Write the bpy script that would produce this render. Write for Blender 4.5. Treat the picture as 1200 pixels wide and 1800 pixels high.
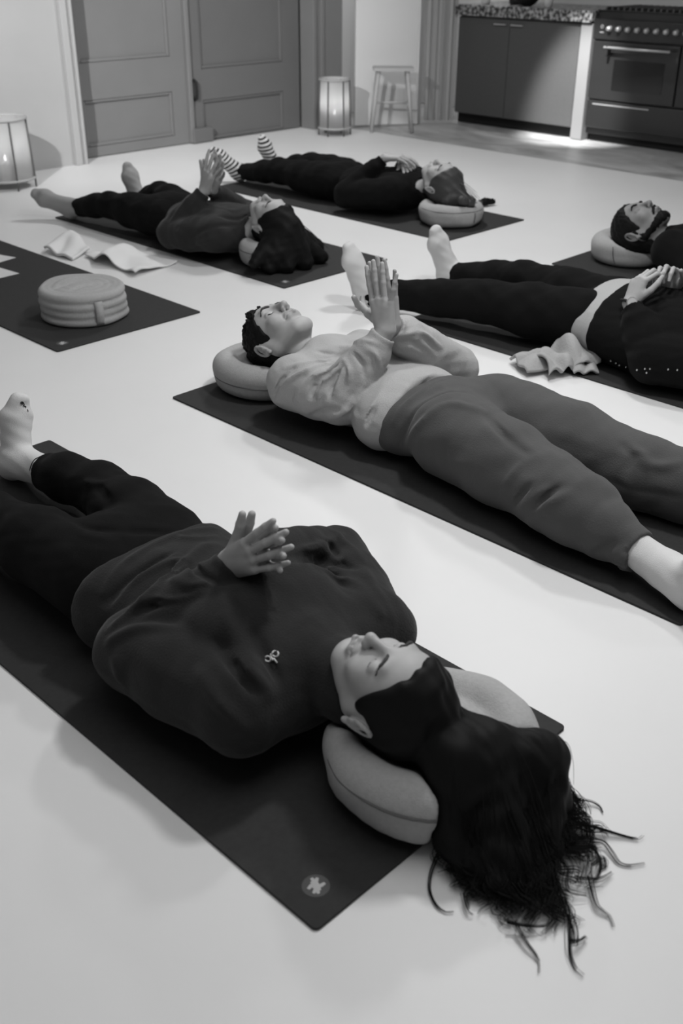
import bpy, math, random
import numpy as np
from mathutils import Matrix, Vector

S = bpy.context.scene
COL = S.collection
for o in list(bpy.data.objects):
    bpy.data.objects.remove(o)

# ------------------------------------------------------------------ camera
FPX, PITCH, ROLL, YAW, CAMH = 1833.457, math.radians(28.6696), math.radians(0.264), math.radians(44.6938), 1.31174
fw = np.array([math.cos(YAW)*math.cos(PITCH), math.sin(YAW)*math.cos(PITCH), -math.sin(PITCH)])
_r = np.array([math.sin(YAW), -math.cos(YAW), 0.0]); _u = np.cross(_r, fw)
cr = _r*math.cos(ROLL) + _u*math.sin(ROLL); cu = -_r*math.sin(ROLL) + _u*math.cos(ROLL)
CAM = np.array([0, 0, CAMH])
cd = bpy.data.cameras.new('camera'); cam = bpy.data.objects.new('camera', cd); COL.objects.link(cam)
M = Matrix.Identity(4)
for i in range(3):
    M[i][0], M[i][1], M[i][2], M[i][3] = cr[i], cu[i], -fw[i], CAM[i]
cam.matrix_world = M
cd.sensor_fit = 'VERTICAL'; cd.sensor_height = 36; cd.sensor_width = 24; cd.lens = FPX/1800*36
cd.clip_start = 0.05; cd.clip_end = 60
cd.dof.use_dof = True; cd.dof.focus_distance = 2.6; cd.dof.aperture_fstop = 4.0
S.camera = cam

def ray(u, v):
    d = fw + cr*(u-600)/FPX - cu*(v-900)/FPX
    return d/np.linalg.norm(d)
def at(u, v, z=0.0):
    """point of the place at height z seen at photo pixel (u, v)"""
    d = ray(u, v); return CAM + d*(z-CAMH)/d[2]

# ------------------------------------------------------------------ light
S.view_settings.view_transform = 'Standard'; S.view_settings.look = 'None'
S.view_settings.gamma = 1; S.view_settings.use_curve_mapping = False
S.view_settings.exposure = -0.16
W = bpy.data.worlds.new('world'); S.world = W; W.use_nodes = True
W.node_tree.nodes['Background'].inputs[0].default_value = (1, 1, 1, 1)
W.node_tree.nodes['Background'].inputs[1].default_value = 0.09

def area(name, loc, target, size, power, shape='DISK'):
    l = bpy.data.lights.new(name, 'AREA'); l.shape = shape; l.size = size; l.energy = power
    o = bpy.data.objects.new(name, l); COL.objects.link(o); o.location = loc
    o.rotation_euler = (Vector(target)-Vector(loc)).to_track_quat('-Z', 'Y').to_euler()
    return o
area('ceiling_lamp', (3.6, 2.4, 2.45), (3.0, 2.0, 0), 0.26, 23)
area('ceiling_lamp_front', (2.4, 1.5, 2.45), (2.1, 1.4, 0), 0.30, 31)
area('fill_back', (4.7, 4.5, 2.45), (4.6, 4.5, 0), 0.5, 40)  # fill light added to brighten the far floor, not a fitting of the room
area('fill_overhead', (1.2, 1.0, 2.46), (1.2, 1.2, 0), 2.2, 25)  # broad unseen fill added overhead to even out the foreground floor
def spot(name, loc, target, ang, power, blend=.6, size=.04):
    l = bpy.data.lights.new(name, 'SPOT'); l.spot_size = math.radians(ang); l.spot_blend = blend; l.energy = power; l.shadow_soft_size = size
    o = bpy.data.objects.new(name, l); COL.objects.link(o); o.location = loc
    o.rotation_euler = (Vector(target)-Vector(loc)).to_track_quat('-Z', 'Y').to_euler(); return o
spot('ceiling_spot_left', (.45, 3.2, 2.4), (4.2, 6.3, .95), 40, 1000, 1.0, .06)
spot('cabinet_fill_spot', (5.55, 4.15, 2.38), (7.17, 4.63, .22), 21, 1300, .8, .05)  # spot added out in the room to throw the bright patch on the cabinet
spot('kitchen_downlight_inner', (7.35, 6.1, 2.35), (6.95, 6.1, 0), 80, 60)

# ------------------------------------------------------------------ materials
def s2l(v):
    v = v/255.0
    return v/12.92 if v <= 0.04045 else ((v+0.055)/1.055)**2.4
def mat(name, alb, rough=0.8, metal=0.0, bump=0.0, bscale=60.0, var=0.0, vscale=8.0, spec=0.3, sheen=0.0, coat=0.0, wrinkle=0.0, wscale=16.0):
    m = bpy.data.materials.new(name); m.use_nodes = True
    nt = m.node_tree; b = nt.nodes['Principled BSDF']
    b.inputs['Base Color'].default_value = (alb, alb, alb, 1)
    b.inputs['Roughness'].default_value = rough; b.inputs['Metallic'].default_value = metal
    b.inputs['Specular IOR Level'].default_value = spec
    b.inputs['Sheen Weight'].default_value = sheen
    b.inputs['Coat Weight'].default_value = coat
    if sheen:
        b.inputs['Sheen Roughness'].default_value = 0.5
    tc = nt.nodes.new('ShaderNodeTexCoord')
    if var > 0:
        n = nt.nodes.new('ShaderNodeTexNoise'); n.inputs['Scale'].default_value = vscale; n.inputs['Detail'].default_value = 5
        nt.links.new(tc.outputs['Object'], n.inputs['Vector'])
        r = nt.nodes.new('ShaderNodeMapRange')
        r.inputs['From Min'].default_value = 0.25; r.inputs['From Max'].default_value = 0.75
        r.inputs['To Min'].default_value = alb*(1-var); r.inputs['To Max'].default_value = alb*(1+var)
        nt.links.new(n.outputs['Fac'], r.inputs['Value'])
        nt.links.new(r.outputs['Result'], b.inputs['Base Color'])
    if bump > 0:
        n = nt.nodes.new('ShaderNodeTexNoise'); n.inputs['Scale'].default_value = bscale; n.inputs['Detail'].default_value = 4
        nt.links.new(tc.outputs['Object'], n.inputs['Vector'])
        bp = nt.nodes.new('ShaderNodeBump'); bp.inputs['Strength'].default_value = bump; bp.inputs['Distance'].default_value = 0.004
        nt.links.new(n.outputs['Fac'], bp.inputs['Height']); nt.links.new(bp.outputs['Normal'], b.inputs['Normal'])
        if wrinkle > 0:
            w = nt.nodes.new('ShaderNodeTexNoise'); w.noise_type = 'RIDGED_MULTIFRACTAL'; w.inputs['Scale'].default_value = wscale; w.inputs['Detail'].default_value = 2; w.inputs['Distortion'].default_value = .6
            mp = nt.nodes.new('ShaderNodeMapping'); mp.inputs['Scale'].default_value = (1, .55, 1.3); mp.inputs['Rotation'].default_value = (.3, .2, .6)
            nt.links.new(tc.outputs['Object'], mp.inputs[0]); nt.links.new(mp.outputs[0], w.inputs['Vector'])
            b2 = nt.nodes.new('ShaderNodeBump'); b2.inputs['Strength'].default_value = wrinkle; b2.inputs['Distance'].default_value = .010
            nt.links.new(w.outputs['Fac'], b2.inputs['Height']); nt.links.new(b2.outputs['Normal'], bp.inputs['Normal'])
    return m

# ------------------------------------------------------------------ object helpers
def prop(o, label=None, cat=None, group=None, kind=None):
    if label: o['label'] = label
    if cat: o['category'] = cat
    if group: o['group'] = group
    if kind: o['kind'] = kind
    return o
def thing(name, loc, label, cat, group=None):
    o = bpy.data.objects.new(name, None); COL.objects.link(o); o.location = loc
    o.empty_display_size = 0.05
    return prop(o, label, cat, group)
def link_mesh(name, me, m, parent=None, smooth=True):
    o = bpy.data.objects.new(name, me); COL.objects.link(o)
    me.materials.append(m)
    if smooth:
        me.polygons.foreach_set('use_smooth', np.ones(len(me.polygons), bool))
    if parent is not None:
        o.parent = parent; o.location = -Vector(root_loc(parent))
    return o
def root_loc(p):
    l = Vector((0, 0, 0))
    while p is not None:
        l = l + p.location; p = p.parent
    return l
def np_mesh(name, V, Q):
    """V (n,3), Q (m,k) faces of equal size"""
    me = bpy.data.meshes.new(name); V = np.asarray(V, np.float32); Q = np.asarray(Q, np.int32)
    me.vertices.add(len(V)); me.vertices.foreach_set('co', V.ravel())
    k = Q.shape[1]; me.loops.add(Q.size); me.loops.foreach_set('vertex_index', Q.ravel())
    me.polygons.add(len(Q)); me.polygons.foreach_set('loop_start', np.arange(0, Q.size, k, dtype=np.int32))
    me.update(calc_edges=True); me.validate()
    return me

class MB:
    """collects polygons for ONE mesh object"""
    def __init__(s): s.v = []; s.f = []
    def add(s, V, F):
        n = len(s.v); s.v += [tuple(map(float, p)) for p in V]; s.f += [tuple(i+n for i in f) for f in F]; return s
    def box(s, lo, hi, rot=None, piv=None):
        x0, y0, z0 = lo; x1, y1, z1 = hi
        V = np.array([(x0,y0,z0),(x1,y0,z0),(x1,y1,z0),(x0,y1,z0),(x0,y0,z1),(x1,y0,z1),(x1,y1,z1),(x0,y1,z1)], float)
        if rot is not None:
            c, sn = math.cos(rot), math.sin(rot); P = np.array(piv if piv is not None else V.mean(0))
            d = V-P; V = np.stack([d[:,0]*c-d[:,1]*sn, d[:,0]*sn+d[:,1]*c, d[:,2]], 1)+P
        return s.add(V, [(0,3,2,1),(4,5,6,7),(0,1,5,4),(1,2,6,5),(2,3,7,6),(3,0,4,7)])
    def tube(s, pts, rad, n=10, cap=True):
        P = np.array(pts, float); m = len(P)
        rad = np.full(m, rad) if np.isscalar(rad) else np.array(rad)
        T = np.gradient(P, axis=0); T /= np.linalg.norm(T, axis=1)[:, None]+1e-12
        up = np.array([0, 0, 1.0]) if abs(T[0][2]) < .9 else np.array([1.0, 0, 0])
        V = []
        for i in range(m):
            a = np.cross(T[i], up); a /= np.linalg.norm(a)+1e-12; b = np.cross(T[i], a); up = np.cross(a, T[i])
            for k in range(n):
                t = 2*math.pi*k/n; V.append(P[i]+rad[i]*(a*math.cos(t)+b*math.sin(t)))
        F = [(i*n+k, i*n+(k+1) % n, (i+1)*n+(k+1) % n, (i+1)*n+k) for i in range(m-1) for k in range(n)]
        if cap: F += [tuple(range(n))[::-1], tuple((m-1)*n+k for k in range(n))]
        return s.add(V, F)
    def lathe(s, c, prof, n=32, sx=1.0, sy=1.0):
        V = []; m = len(prof)
        for r, z in prof:
            for k in range(n):
                t = 2*math.pi*k/n; V.append((c[0]+r*sx*math.cos(t), c[1]+r*sy*math.sin(t), c[2]+z))
        F = [(i*n+k, i*n+(k+1) % n, (i+1)*n+(k+1) % n, (i+1)*n+k) for i in range(m-1) for k in range(n)]
        F += [tuple(range(n))[::-1], tuple((m-1)*n+k for k in range(n))]
        return s.add(V, F)
    def build(s, name, m, parent=None, smooth=False, bevel=0.0, seg=2):
        me = bpy.data.meshes.new(name); me.from_pydata(s.v, [], s.f); me.update()
        o = link_mesh(name, me, m, parent, smooth)
        if bevel > 0:
            b = o.modifiers.new('bevel', 'BEVEL'); b.width = bevel; b.segments = seg; b.limit_method = 'ANGLE'; b.angle_limit = 0.6
        return o

# ------------------------------------------------------------------ implicit surface toolkit
def smin(a, b, k):
    if k <= 0: return np.minimum(a, b)
    h = np.maximum(k-np.abs(a-b), 0)/k
    return np.minimum(a, b)-h*h*k*0.25
def smax(a, b, k): return -smin(-a, -b, k)
def axis(lo, hi, step, fine=()):
    out = [lo]; x = lo
    while x < hi:
        s = step
        for a, b, f in fine:
            d = 0 if a <= x <= b else min(abs(x-a), abs(x-b))
            s = min(s, f + d*0.25)
            if x < a < x+s: s = max(a-x, f)
        x += s; out.append(x)
    return np.array(out, np.float32)
class SDF:
    def __init__(s): s.ops = []
    def copy(s):
        t = SDF(); t.ops = list(s.ops); return t
    def cap(s, a, b, ra, rb=None, k=.012, sub=False, fl=None):
        a = np.array(a, float); b = np.array(b, float); rb = ra if rb is None else rb
        r = max(ra, rb); lo = np.minimum(a, b)-r; hi = np.maximum(a, b)+r
        s.ops.append(('cap', lo, hi, k, sub, a, b, ra, rb, fl)); return s
    def chain(s, pts, rad, k=.012, sub=False, fl=None):
        for i in range(len(pts)-1): s.cap(pts[i], pts[i+1], rad[i], rad[i+1], k, sub, fl)
        return s
    def ell(s, c, r, R=None, k=.012, sub=False):
        c = np.array(c, float); r = np.array(r, float); R = np.eye(3) if R is None else np.array(R)
        e = np.sqrt(((R*r)**2).sum(1)); s.ops.append(('ell', c-e, c+e, k, sub, c, r, R)); return s
    def plane(s, n, p, k=0.0):
        s.ops.append(('plane', np.array(n, float)/np.linalg.norm(n), np.array(p, float), k)); return s
    def floor(s, z, k=0.004): return s.plane((0, 0, -1), (0, 0, z), k)
    def fold(s, px, w=.012, h=.006, taper=True):
        s.ops.append(('fold', px, w, h, taper)); return s
    def stroke(s, pts, w=.012, h=.006, taper=True):
        s.ops.append(('stroke', np.array(pts, float), w, h, taper)); return s
    def face(s, pts, dirn, w=.003, h=-.003, taper=True):
        s.ops.append(('face', (np.array(pts, float), np.array(dirn, float)), w, h, taper)); return s
    @staticmethod
    def cast(D, ax, pts, dirn):
        out = []
        for p in pts:
            P = p+np.arange(0, .14, .0006)[:, None]*dirn
            I = [np.clip(np.searchsorted(ax[i], P[:, i]), 0, len(ax[i])-1) for i in range(3)]
            j = np.nonzero(D[I[0], I[1], I[2]] < 0)[0]
            if len(j): out.append(P[j[0]])
        return np.array(out)
    def noise(s, amp, freq, seed=0, stretch=(1, 1, 1), box=None):
        s.ops.append(('noise', amp, freq, seed, stretch, box)); return s
    def join(s, other, k=.01): s.ops.append(('join', other, k)); return s
    def offset(s, e): s.ops.append(('offset', e)); return s
    def isect(s, other, off=0.0, k=0.0): s.ops.append(('bool', other, off, k, 'i')); return s
    def minus(s, other, off=0.0, k=0.0): s.ops.append(('bool', other, off, k, 's')); return s
    def bounds(s):
        lo = np.full(3, 9e9); hi = -lo
        for o in s.ops:
            if o[0] == 'join':
                l, h = o[1].bounds(); lo = np.minimum(lo, l); hi = np.maximum(hi, h)
            if o[0] in ('cap', 'ell') and not o[4]:
                lo = np.minimum(lo, o[1]); hi = np.maximum(hi, o[2])
        return lo, hi
    def eval(s, xs, ys, zs):
        D = np.full((len(xs), len(ys), len(zs)), .1, np.float32)
        ax = (xs, ys, zs)
        def sl(lo, hi):
            return tuple(slice(max(0, int(np.searchsorted(ax[i], lo[i]))-1), int(np.searchsorted(ax[i], hi[i]))+1) for i in range(3))
        def grid(q):
            return xs[q[0]][:, None, None], ys[q[1]][None, :, None], zs[q[2]][None, None, :]
        for o in s.ops:
            t = o[0]
            if t in ('cap', 'ell'):
                k, sub = o[3], o[4]; pad = k+.03
                q = sl(o[1]-pad, o[2]+pad)
                if any(z.stop-z.start < 1 for z in q): continue
                X, Y, Z = grid(q)
                if t == 'cap':
                    a, b, ra, rb, fl = o[5:]
                    ba = b-a; L = ba@ba+1e-12
                    x, y, z = X-a[0], Y-a[1], Z-a[2]
                    hh = np.clip((x*ba[0]+y*ba[1]+z*ba[2])/L, 0, 1)
                    if fl is None:
                        d = np.sqrt((x-hh*ba[0])**2+(y-hh*ba[1])**2+(z-hh*ba[2])**2)-(ra+hh*(rb-ra))
                    else:
                        n, f = np.array(fl[0], float), fl[1]
                        ex, ey, ez = x-hh*ba[0], y-hh*ba[1], z-hh*ba[2]
                        dn = (ex*n[0]+ey*n[1]+ez*n[2])*(1/f-1)
                        d = np.sqrt((ex+dn*n[0])**2+(ey+dn*n[1])**2+(ez+dn*n[2])**2)-(ra+hh*(rb-ra))
                        if f < 1: d = d*np.float32(0.5*(1+f))
                else:
                    c, r, R = o[5:]
                    x, y, z = X-c[0], Y-c[1], Z-c[2]
                    k0 = 0; k1 = 0
                    for i in range(3):
                        l = (x*R[0, i]+y*R[1, i]+z*R[2, i])/r[i]
                        k0 = k0+l*l; k1 = k1+(l/r[i])**2
                    k0 = np.sqrt(k0); k1 = np.sqrt(k1)
                    d = k0*(k0-1)/(k1+1e-9)
                d = d.astype(np.float32)
                D[q] = smax(D[q], -d, k) if sub else smin(D[q], d, k)
            elif t == 'plane':
                n, p, k = o[1:]
                X, Y, Z = grid(sl((-99,)*3, (99,)*3))
                d = ((X-p[0])*n[0]+(Y-p[1])*n[1]+(Z-p[2])*n[2]).astype(np.float32)
                D = smax(D, np.broadcast_to(d, D.shape), k)
            elif t == 'offset': D = D-np.float32(o[1])
            elif t == 'bool':
                E = o[1].eval(xs, ys, zs)-np.float32(o[2])
                D = smax(D, E if o[4] == 'i' else -E, o[3])
            elif t == 'join':
                D = smin(D, o[1].eval(xs, ys, zs), o[2])
            elif t in ('fold', 'stroke', 'face'):
                P = s.hit(D, ax, o[1]) if t == 'fold' else (s.cast(D, ax, *o[1]) if t == 'face' else o[1])
                if P is None or len(P) < 2: continue
                P = resample(P); w, h, tp = o[2:]
                q = sl(P.min(0)-2.6*w, P.max(0)+2.6*w); X, Y, Z = grid(q)
                if D[q].size == 0: continue
                sh = D[q].shape; best = np.full(sh, 9.0, np.float32); amp = np.zeros(sh, np.float32)
                n = len(P)-1
                for i in range(n):
                    a, b = P[i], P[i+1]; ba = b-a; L = ba@ba+1e-12
                    x, y, z = X-a[0], Y-a[1], Z-a[2]
                    hh = np.clip((x*ba[0]+y*ba[1]+z*ba[2])/L, 0, 1)
                    d = (x-hh*ba[0])**2+(y-hh*ba[1])**2+(z-hh*ba[2])**2
                    u = (i+hh)/n
                    A = np.sin(np.pi*np.clip(u*.9+.05, 0, 1))**.7 if tp else np.ones_like(u)
                    mk = d < best; best = np.where(mk, d, best); amp = np.where(mk, A, amp)
                Dq = D[q]; best = np.maximum(best-Dq*Dq, 0)*(np.abs(Dq) < 2.2*w)+9*(np.abs(Dq) >= 2.2*w)
                D[q] = Dq-(h*amp*np.exp(-best/(w*w))).astype(np.float32)
            elif t == 'noise':
                amp, fr, seed, st, box = o[1:]
                q = sl((-99,)*3, (99,)*3) if box is None else sl(*box)
                X, Y, Z = grid(q); rs = np.random.RandomState(seed); N = 0
                for i in range(5):
                    kx, ky, kz = rs.normal(size=3)*fr/np.array(st)*6.283*.6; ph = rs.rand()*6.28
                    k2 = rs.normal(size=3)*fr*.5*6.283*.6/np.array(st); p2 = rs.rand()*6.28
                    N = N+np.sin(kx*X+ky*Y+kz*Z+ph+1.6*np.sin(k2[0]*X+k2[1]*Y+k2[2]*Z+p2))
                D[q] = D[q]-(amp*N/2.2).astype(np.float32)
        return D
    @staticmethod
    def hit(D, ax, px):
        out = []
        for u, v in px:
            d = ray(u, v); t = np.arange(.6, 9, .003)
            P = CAM+t[:, None]*d
            I = [np.clip(np.searchsorted(ax[i], P[:, i]), 1, len(ax[i])-1) for i in range(3)]
            ins = np.all([(P[:, i] > ax[i][0]) & (P[:, i] < ax[i][-1]) for i in range(3)], axis=0)
            val = D[I[0], I[1], I[2]]
            j = np.nonzero(ins & (val < 0.0))[0]
            if len(j): out.append(P[j[0]])
        return np.array(out)
    def mesh(s, name, m, parent, step=.006, fine=((), (), ()), pad=.012, hits=None):
        lo, hi = s.bounds(); lo = lo-pad; hi = hi+pad
        for o in s.ops:
            if o[0] == 'plane':
                for i in range(3):
                    if o[1][i] > .999: hi[i] = min(hi[i], o[2][i]+.01)
                    if o[1][i] < -.999: lo[i] = max(lo[i], o[2][i]-.01)
        xs, ys, zs = [axis(lo[i], hi[i], step, fine[i]) for i in range(3)]
        D = s.eval(xs, ys, zs)
        s.last = (D, (xs, ys, zs))
        V, Q = surface_nets(D, xs, ys, zs)
        return link_mesh(name, np_mesh(name, V, Q), m, parent)
    def surf(s, px):
        """points of the built surface seen at photo pixels"""
        return SDF.hit(s.last[0], s.last[1], px)
def resample(P, n=None):
    P = np.asarray(P, float)
    if len(P) < 3: return P
    out = []
    for i in range(len(P)-1):                      # Catmull-Rom
        p0, p1, p2, p3 = P[max(i-1, 0)], P[i], P[i+1], P[min(i+2, len(P)-1)]
        for t in np.linspace(0, 1, 4, endpoint=False):
            out.append(.5*((2*p1)+(-p0+p2)*t+(2*p0-5*p1+4*p2-p3)*t*t+(-p0+3*p1-3*p2+p3)*t**3))
    out.append(P[-1]); return np.array(out)
def surface_nets(D, xs, ys, zs):
    D = np.where(D == 0, 1e-6, D); B = D < 0
    nx, ny, nz = D.shape
    cnt = np.zeros((nx-1, ny-1, nz-1), np.int8)
    for i in (0, 1):
        for j in (0, 1):
            for k in (0, 1): cnt += B[i:nx-1+i, j:ny-1+j, k:nz-1+k]
    I, J, K = np.nonzero((cnt > 0) & (cnt < 8)); n = len(I)
    idx = np.full(cnt.shape, -1, np.int32); idx[I, J, K] = np.arange(n)
    acc = np.zeros((n, 3)); c = np.zeros(n)
    ax = (xs, ys, zs)
    for a in range(3):
        o1, o2 = [x for x in range(3) if x != a]
        for e1 in (0, 1):
            for e2 in (0, 1):
                g = [I.copy(), J.copy(), K.copy()]; g[o1] = g[o1]+e1; g[o2] = g[o2]+e2
                g2 = [x.copy() for x in g]; g2[a] = g2[a]+1
                d0 = D[tuple(g)]; d1 = D[tuple(g2)]; mk = (d0 < 0) != (d1 < 0)
                t = np.where(mk, d0/np.where(mk, d0-d1, 1), 0)
                for q in range(3):
                    if q == a: p = ax[q][g[q]]*(1-t)+ax[q][g2[q]]*t
                    else: p = ax[q][g[q]]
                    acc[:, q] += np.where(mk, p, 0)
                c += mk
    V = acc/c[:, None]
    Q = []
    for a in range(3):
        o1, o2 = (a+1) % 3, (a+2) % 3
        s0 = [slice(None)]*3; s1 = [slice(None)]*3
        s0[a] = slice(0, D.shape[a]-1); s1[a] = slice(1, D.shape[a])
        X0 = B[tuple(s0)]; X1 = B[tuple(s1)]
        E = np.array(np.nonzero(X0 != X1))
        ok = (E[o1] > 0) & (E[o2] > 0) & (E[o1] < D.shape[o1]-1) & (E[o2] < D.shape[o2]-1)
        E = E[:, ok]; ins = X0[E[0], E[1], E[2]]
        def cell(d1, d2):
            g = [E[0], E[1], E[2]]; g[o1] = g[o1]-d1; g[o2] = g[o2]-d2; return idx[tuple(g)]
        q = np.stack([cell(1, 1), cell(0, 1), cell(0, 0), cell(1, 0)], 1)
        q[~ins] = q[~ins][:, ::-1]; Q.append(q)
    return V, np.concatenate(Q)

# ------------------------------------------------------------------ figure kit
def nrm(v): v = np.array(v, float); return v/np.linalg.norm(v)
def frame(up, face):
    v = nrm(up); w = np.array(face, float); w = nrm(w-v*(v@w)); return np.stack([np.cross(v, w), v, w], 1)
def head_ops(B, c, R, sc=1.0, male=False, ears=True, smile=0.0):
    c = np.array(c, float)
    def P(a, b, d): return c+R@(np.array([a, b, d])*sc)
    def E(p, r, k=.012, sub=False): B.ell(P(*p), np.array(r)*sc, R, k*sc, sub)
    def C(p, q, ra, rb=None, k=.01, sub=False): B.cap(P(*p), P(*q), ra*sc, None if rb is None else rb*sc, k*sc, sub)
    E((0, .030, -.016), (.074, .088, .094), .02)
    E((0, .030, .032), (.064, .058, .056), .03)                 # forehead
    E((0, -.038, .036), (.055, .062, .050), .03)                # mid face
    jw = .056 if male else .050
    for s in (-1, 1):
        C((s*jw, -.050, -.012), (s*.022, -.098+(0 if male else .008), .052), .017 if male else .014, .017, .025)
        C((s*jw, -.050, -.012), (s*.062, .0, -.01), .016, .016, .02)
        E((s*.036, -.028, .062), (.023, .020, .018), .022)      # cheek
    ch = 0 if male else .008; nz = 0 if male else .003
    E((0, -.099+ch*.8, .056 if male else .061), (.019 if male else .018, .016, .015), .032)   # chin
    C((-.036, .026, .082), (.036, .026, .082), .0095, .0095, .016)   # brow ridge
    for s in (-1, 1):
        E((s*.034, .006, .0975), (.0165, .0115, .0135), .016, True)      # socket
        E((s*.0325, .004, .0745), (.0155, .0105, .0115), .005)         # closed lid
    C((0, .020, .086), (0, -.026, .107-nz), .0070, .0090, .012)          # nose bridge
    E((0, -.0305, .108-nz), (.0092, .0082, .0096), .010)
    for s in (-1, 1):
        E((s*.0105, -.0345, .0975), (.0066, .0068, .0086), .007)
        E((s*.0058, -.0415, .1015), (.0036, .0032, .0055), .003, True)
    E((0, -.060, .082), (.026, .018, .013), .012)                    # muzzle
    for s in (-1, 1):
        C((0, -.0555, .0955), (s*.021, -.0605+smile, .086), .0048, .0028, .004)
        C((0, -.0675, .0945), (s*.019, -.0635+smile, .086), .0060, .0028, .004)
    B.face([P(x, y+smile*abs(x)*30, .14) for x, y in ((-.030, -.0615), (-.020, -.0612), (-.010, -.0614), (0, -.0606), (.010, -.0614), (.020, -.0612), (.030, -.0615))], -R[:, 2], .0024*sc, -.0042*sc, False)
    E((0, -.082, .087), (.016, .0045, .005), .010, True)               # groove above the chin
    for s in (-1, 1):
        B.face([P(s*x, y, .14) for x, y in ((.019, -.0005), (.026, -.0042), (.034, -.0052), (.044, -.0015))], -R[:, 2], .0022*sc, -.0013*sc)
        B.face([P(s*x, y, .14) for x, y in ((.018, -.036), (.027, -.048), (.032, -.060))], -R[:, 2], .0045*sc, -.0016*sc)
        if ears:
            e = P(s*.0745, -.012, -.014); th = s*.55
            Re = R@np.array([[math.cos(th), 0, math.sin(th)], [0, 1, 0], [-math.sin(th), 0, math.cos(th)]])
            Q = lambda x, y, z: e+Re@(np.array((s*x, y, z))*sc)
            B.ell(Q(.006, 0, -.002), np.array([.0060, .029, .0165])*sc, Re, .006*sc)
            rim = [Q(.006, .004, .013), Q(.010, .020, .012), Q(.013, .030, .001), Q(.014, .026, -.013), Q(.014, .010, -.019), Q(.013, -.008, -.016), Q(.011, -.022, -.007), Q(.008, -.029, .003)]
            rim = resample(rim)[::2]
            for i in range(len(rim)-1): B.cap(rim[i], rim[i+1], .0040*sc, .0040*sc, .0022*sc)
            B.ell(Q(.009, -.027, .004), np.array([.0055, .0075, .0065])*sc, Re, .004*sc)
            B.cap(Q(.010, .013, -.006), Q(.010, -.010, -.008), .0034*sc, .0030*sc, .003*sc)
            B.ell(Q(.012, -.004, .001), np.array([.006, .011, .0065])*sc, Re, .003*sc, True)
            B.ell(Q(.008, -.006, .0105), np.array([.004, .006, .004])*sc, Re, .003*sc)
    return P
def face_hit(B, P, R, a, b, lift=0.0):
    """point of the built face straight in front of head coordinates (a, b)"""
    D, ax = B.last; w = R[:, 2]; s = P(a, b, .14)
    for t in np.arange(0, .14, .0006):
        q = s-w*t; I = [min(max(int(np.searchsorted(ax[i], q[i])), 0), len(ax[i])-1) for i in range(3)]
        if D[I[0], I[1], I[2]] < 0: return q+w*lift
    return P(a, b, .08)
def eyebrows(parent, P, m, J, th=1.0):
    for s in (-1, 1):
        pts = resample([face_hit(J['B'], P, J['HR'], s*x, y, .0006) for x, y in ((.014, .0215), (.026, .0265), (.040, .0270), (.051, .0205))])
        b = SDF(); b.chain(pts, list(np.interp(np.linspace(0, 1, len(pts)), [0, .3, .7, 1], [.0030*th, .0036*th, .0030*th, .0012])), .003); b.noise(.0006, 120, 3)
        b.mesh('eyebrow', m, parent, .0016)
def lashes(parent, P, m, J):
    for s in (-1, 1):
        pts = resample([face_hit(J['B'], P, J['HR'], s*x, y, .0006) for x, y in ((.0205, -.0015), (.027, -.0046), (.034, -.0054), (.043, -.0022))])
        b = SDF(); b.chain(pts, list(np.interp(np.linspace(0, 1, len(pts)), [0, .5, 1], [.0006, .0012, .0008])), .002); b.mesh('eyelashes', m, parent, .0009)

FING = [(.027, .090, .043, .026, .022, .0088), (.0085, .094, .047, .030, .023, .0090), (-.0105, .090, .044, .028, .023, .0086), (-.0285, .080, .035, .021, .020, .0076)]
def hand(B, Wp, f, n, ts, curl, spread=(.10, .02, -.06, -.16), thumb=(.62, .72, .30, .2, .2), sc=1.0):
    """Wp wrist, f finger direction, n palm normal, ts +1/-1 thumb side; curl per finger (mcp, pip, dip)"""
    f = nrm(f); n = np.array(n, float); n = nrm(n-f*(n@f)); a = ts*np.cross(f, n); Wp = np.array(Wp, float)
    def P(x, y, z): return Wp+(a*x+f*y+n*z)*sc
    for i, (bx, by, l1, l2, l3, r) in enumerate(FING):
        B.cap(P(bx*.55, .004, 0), P(bx, by-.004, 0), .0150*sc, (r+.0022)*sc, .012*sc)
    B.cap(P(.0, .015, .003), P(-.012, .065, .004), .014*sc, .013*sc, .012*sc)
    B.cap(P(.012, .012, .004), P(.030, .042, .010), .0150*sc, .0145*sc, .012*sc)
    tips = []
    for i, (bx, by, l1, l2, l3, r) in enumerate(FING):
        sp = spread[i]; d0 = f*math.cos(sp)+a*math.sin(sp); p = P(bx, by-.006, 0); c = 0
        for j, l in enumerate((l1+.006, l2, l3)):
            c += curl[i][j]; d = d0*math.cos(c)+n*math.sin(c); q = p+d*l*sc
            r0 = (r, r*.93, r*.84)[j]; r1 = (r*.93, r*.84, r*.72)[j]
            B.cap(p, q, r0*sc, r1*sc, .0035*sc)
            p = q
        tips.append(p)
    tx, tf, tn, b1, b2 = thumb
    d = nrm(a*tx+f*tf+n*tn); p = P(.026, .030, .008); 
    for j, (l, r0, r1) in enumerate(((.040, .0135, .0110), (.030, .0108, .0098), (.026, .0098, .0075))):
        if j: 
            b = (b1, b2)[j-1]; d = nrm(d+f*b*.6-a*b+n*b*.2)
        q = p+d*l*sc; B.cap(p, q, r0*sc, r1*sc, .003*sc); p = q
    return tips
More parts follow.
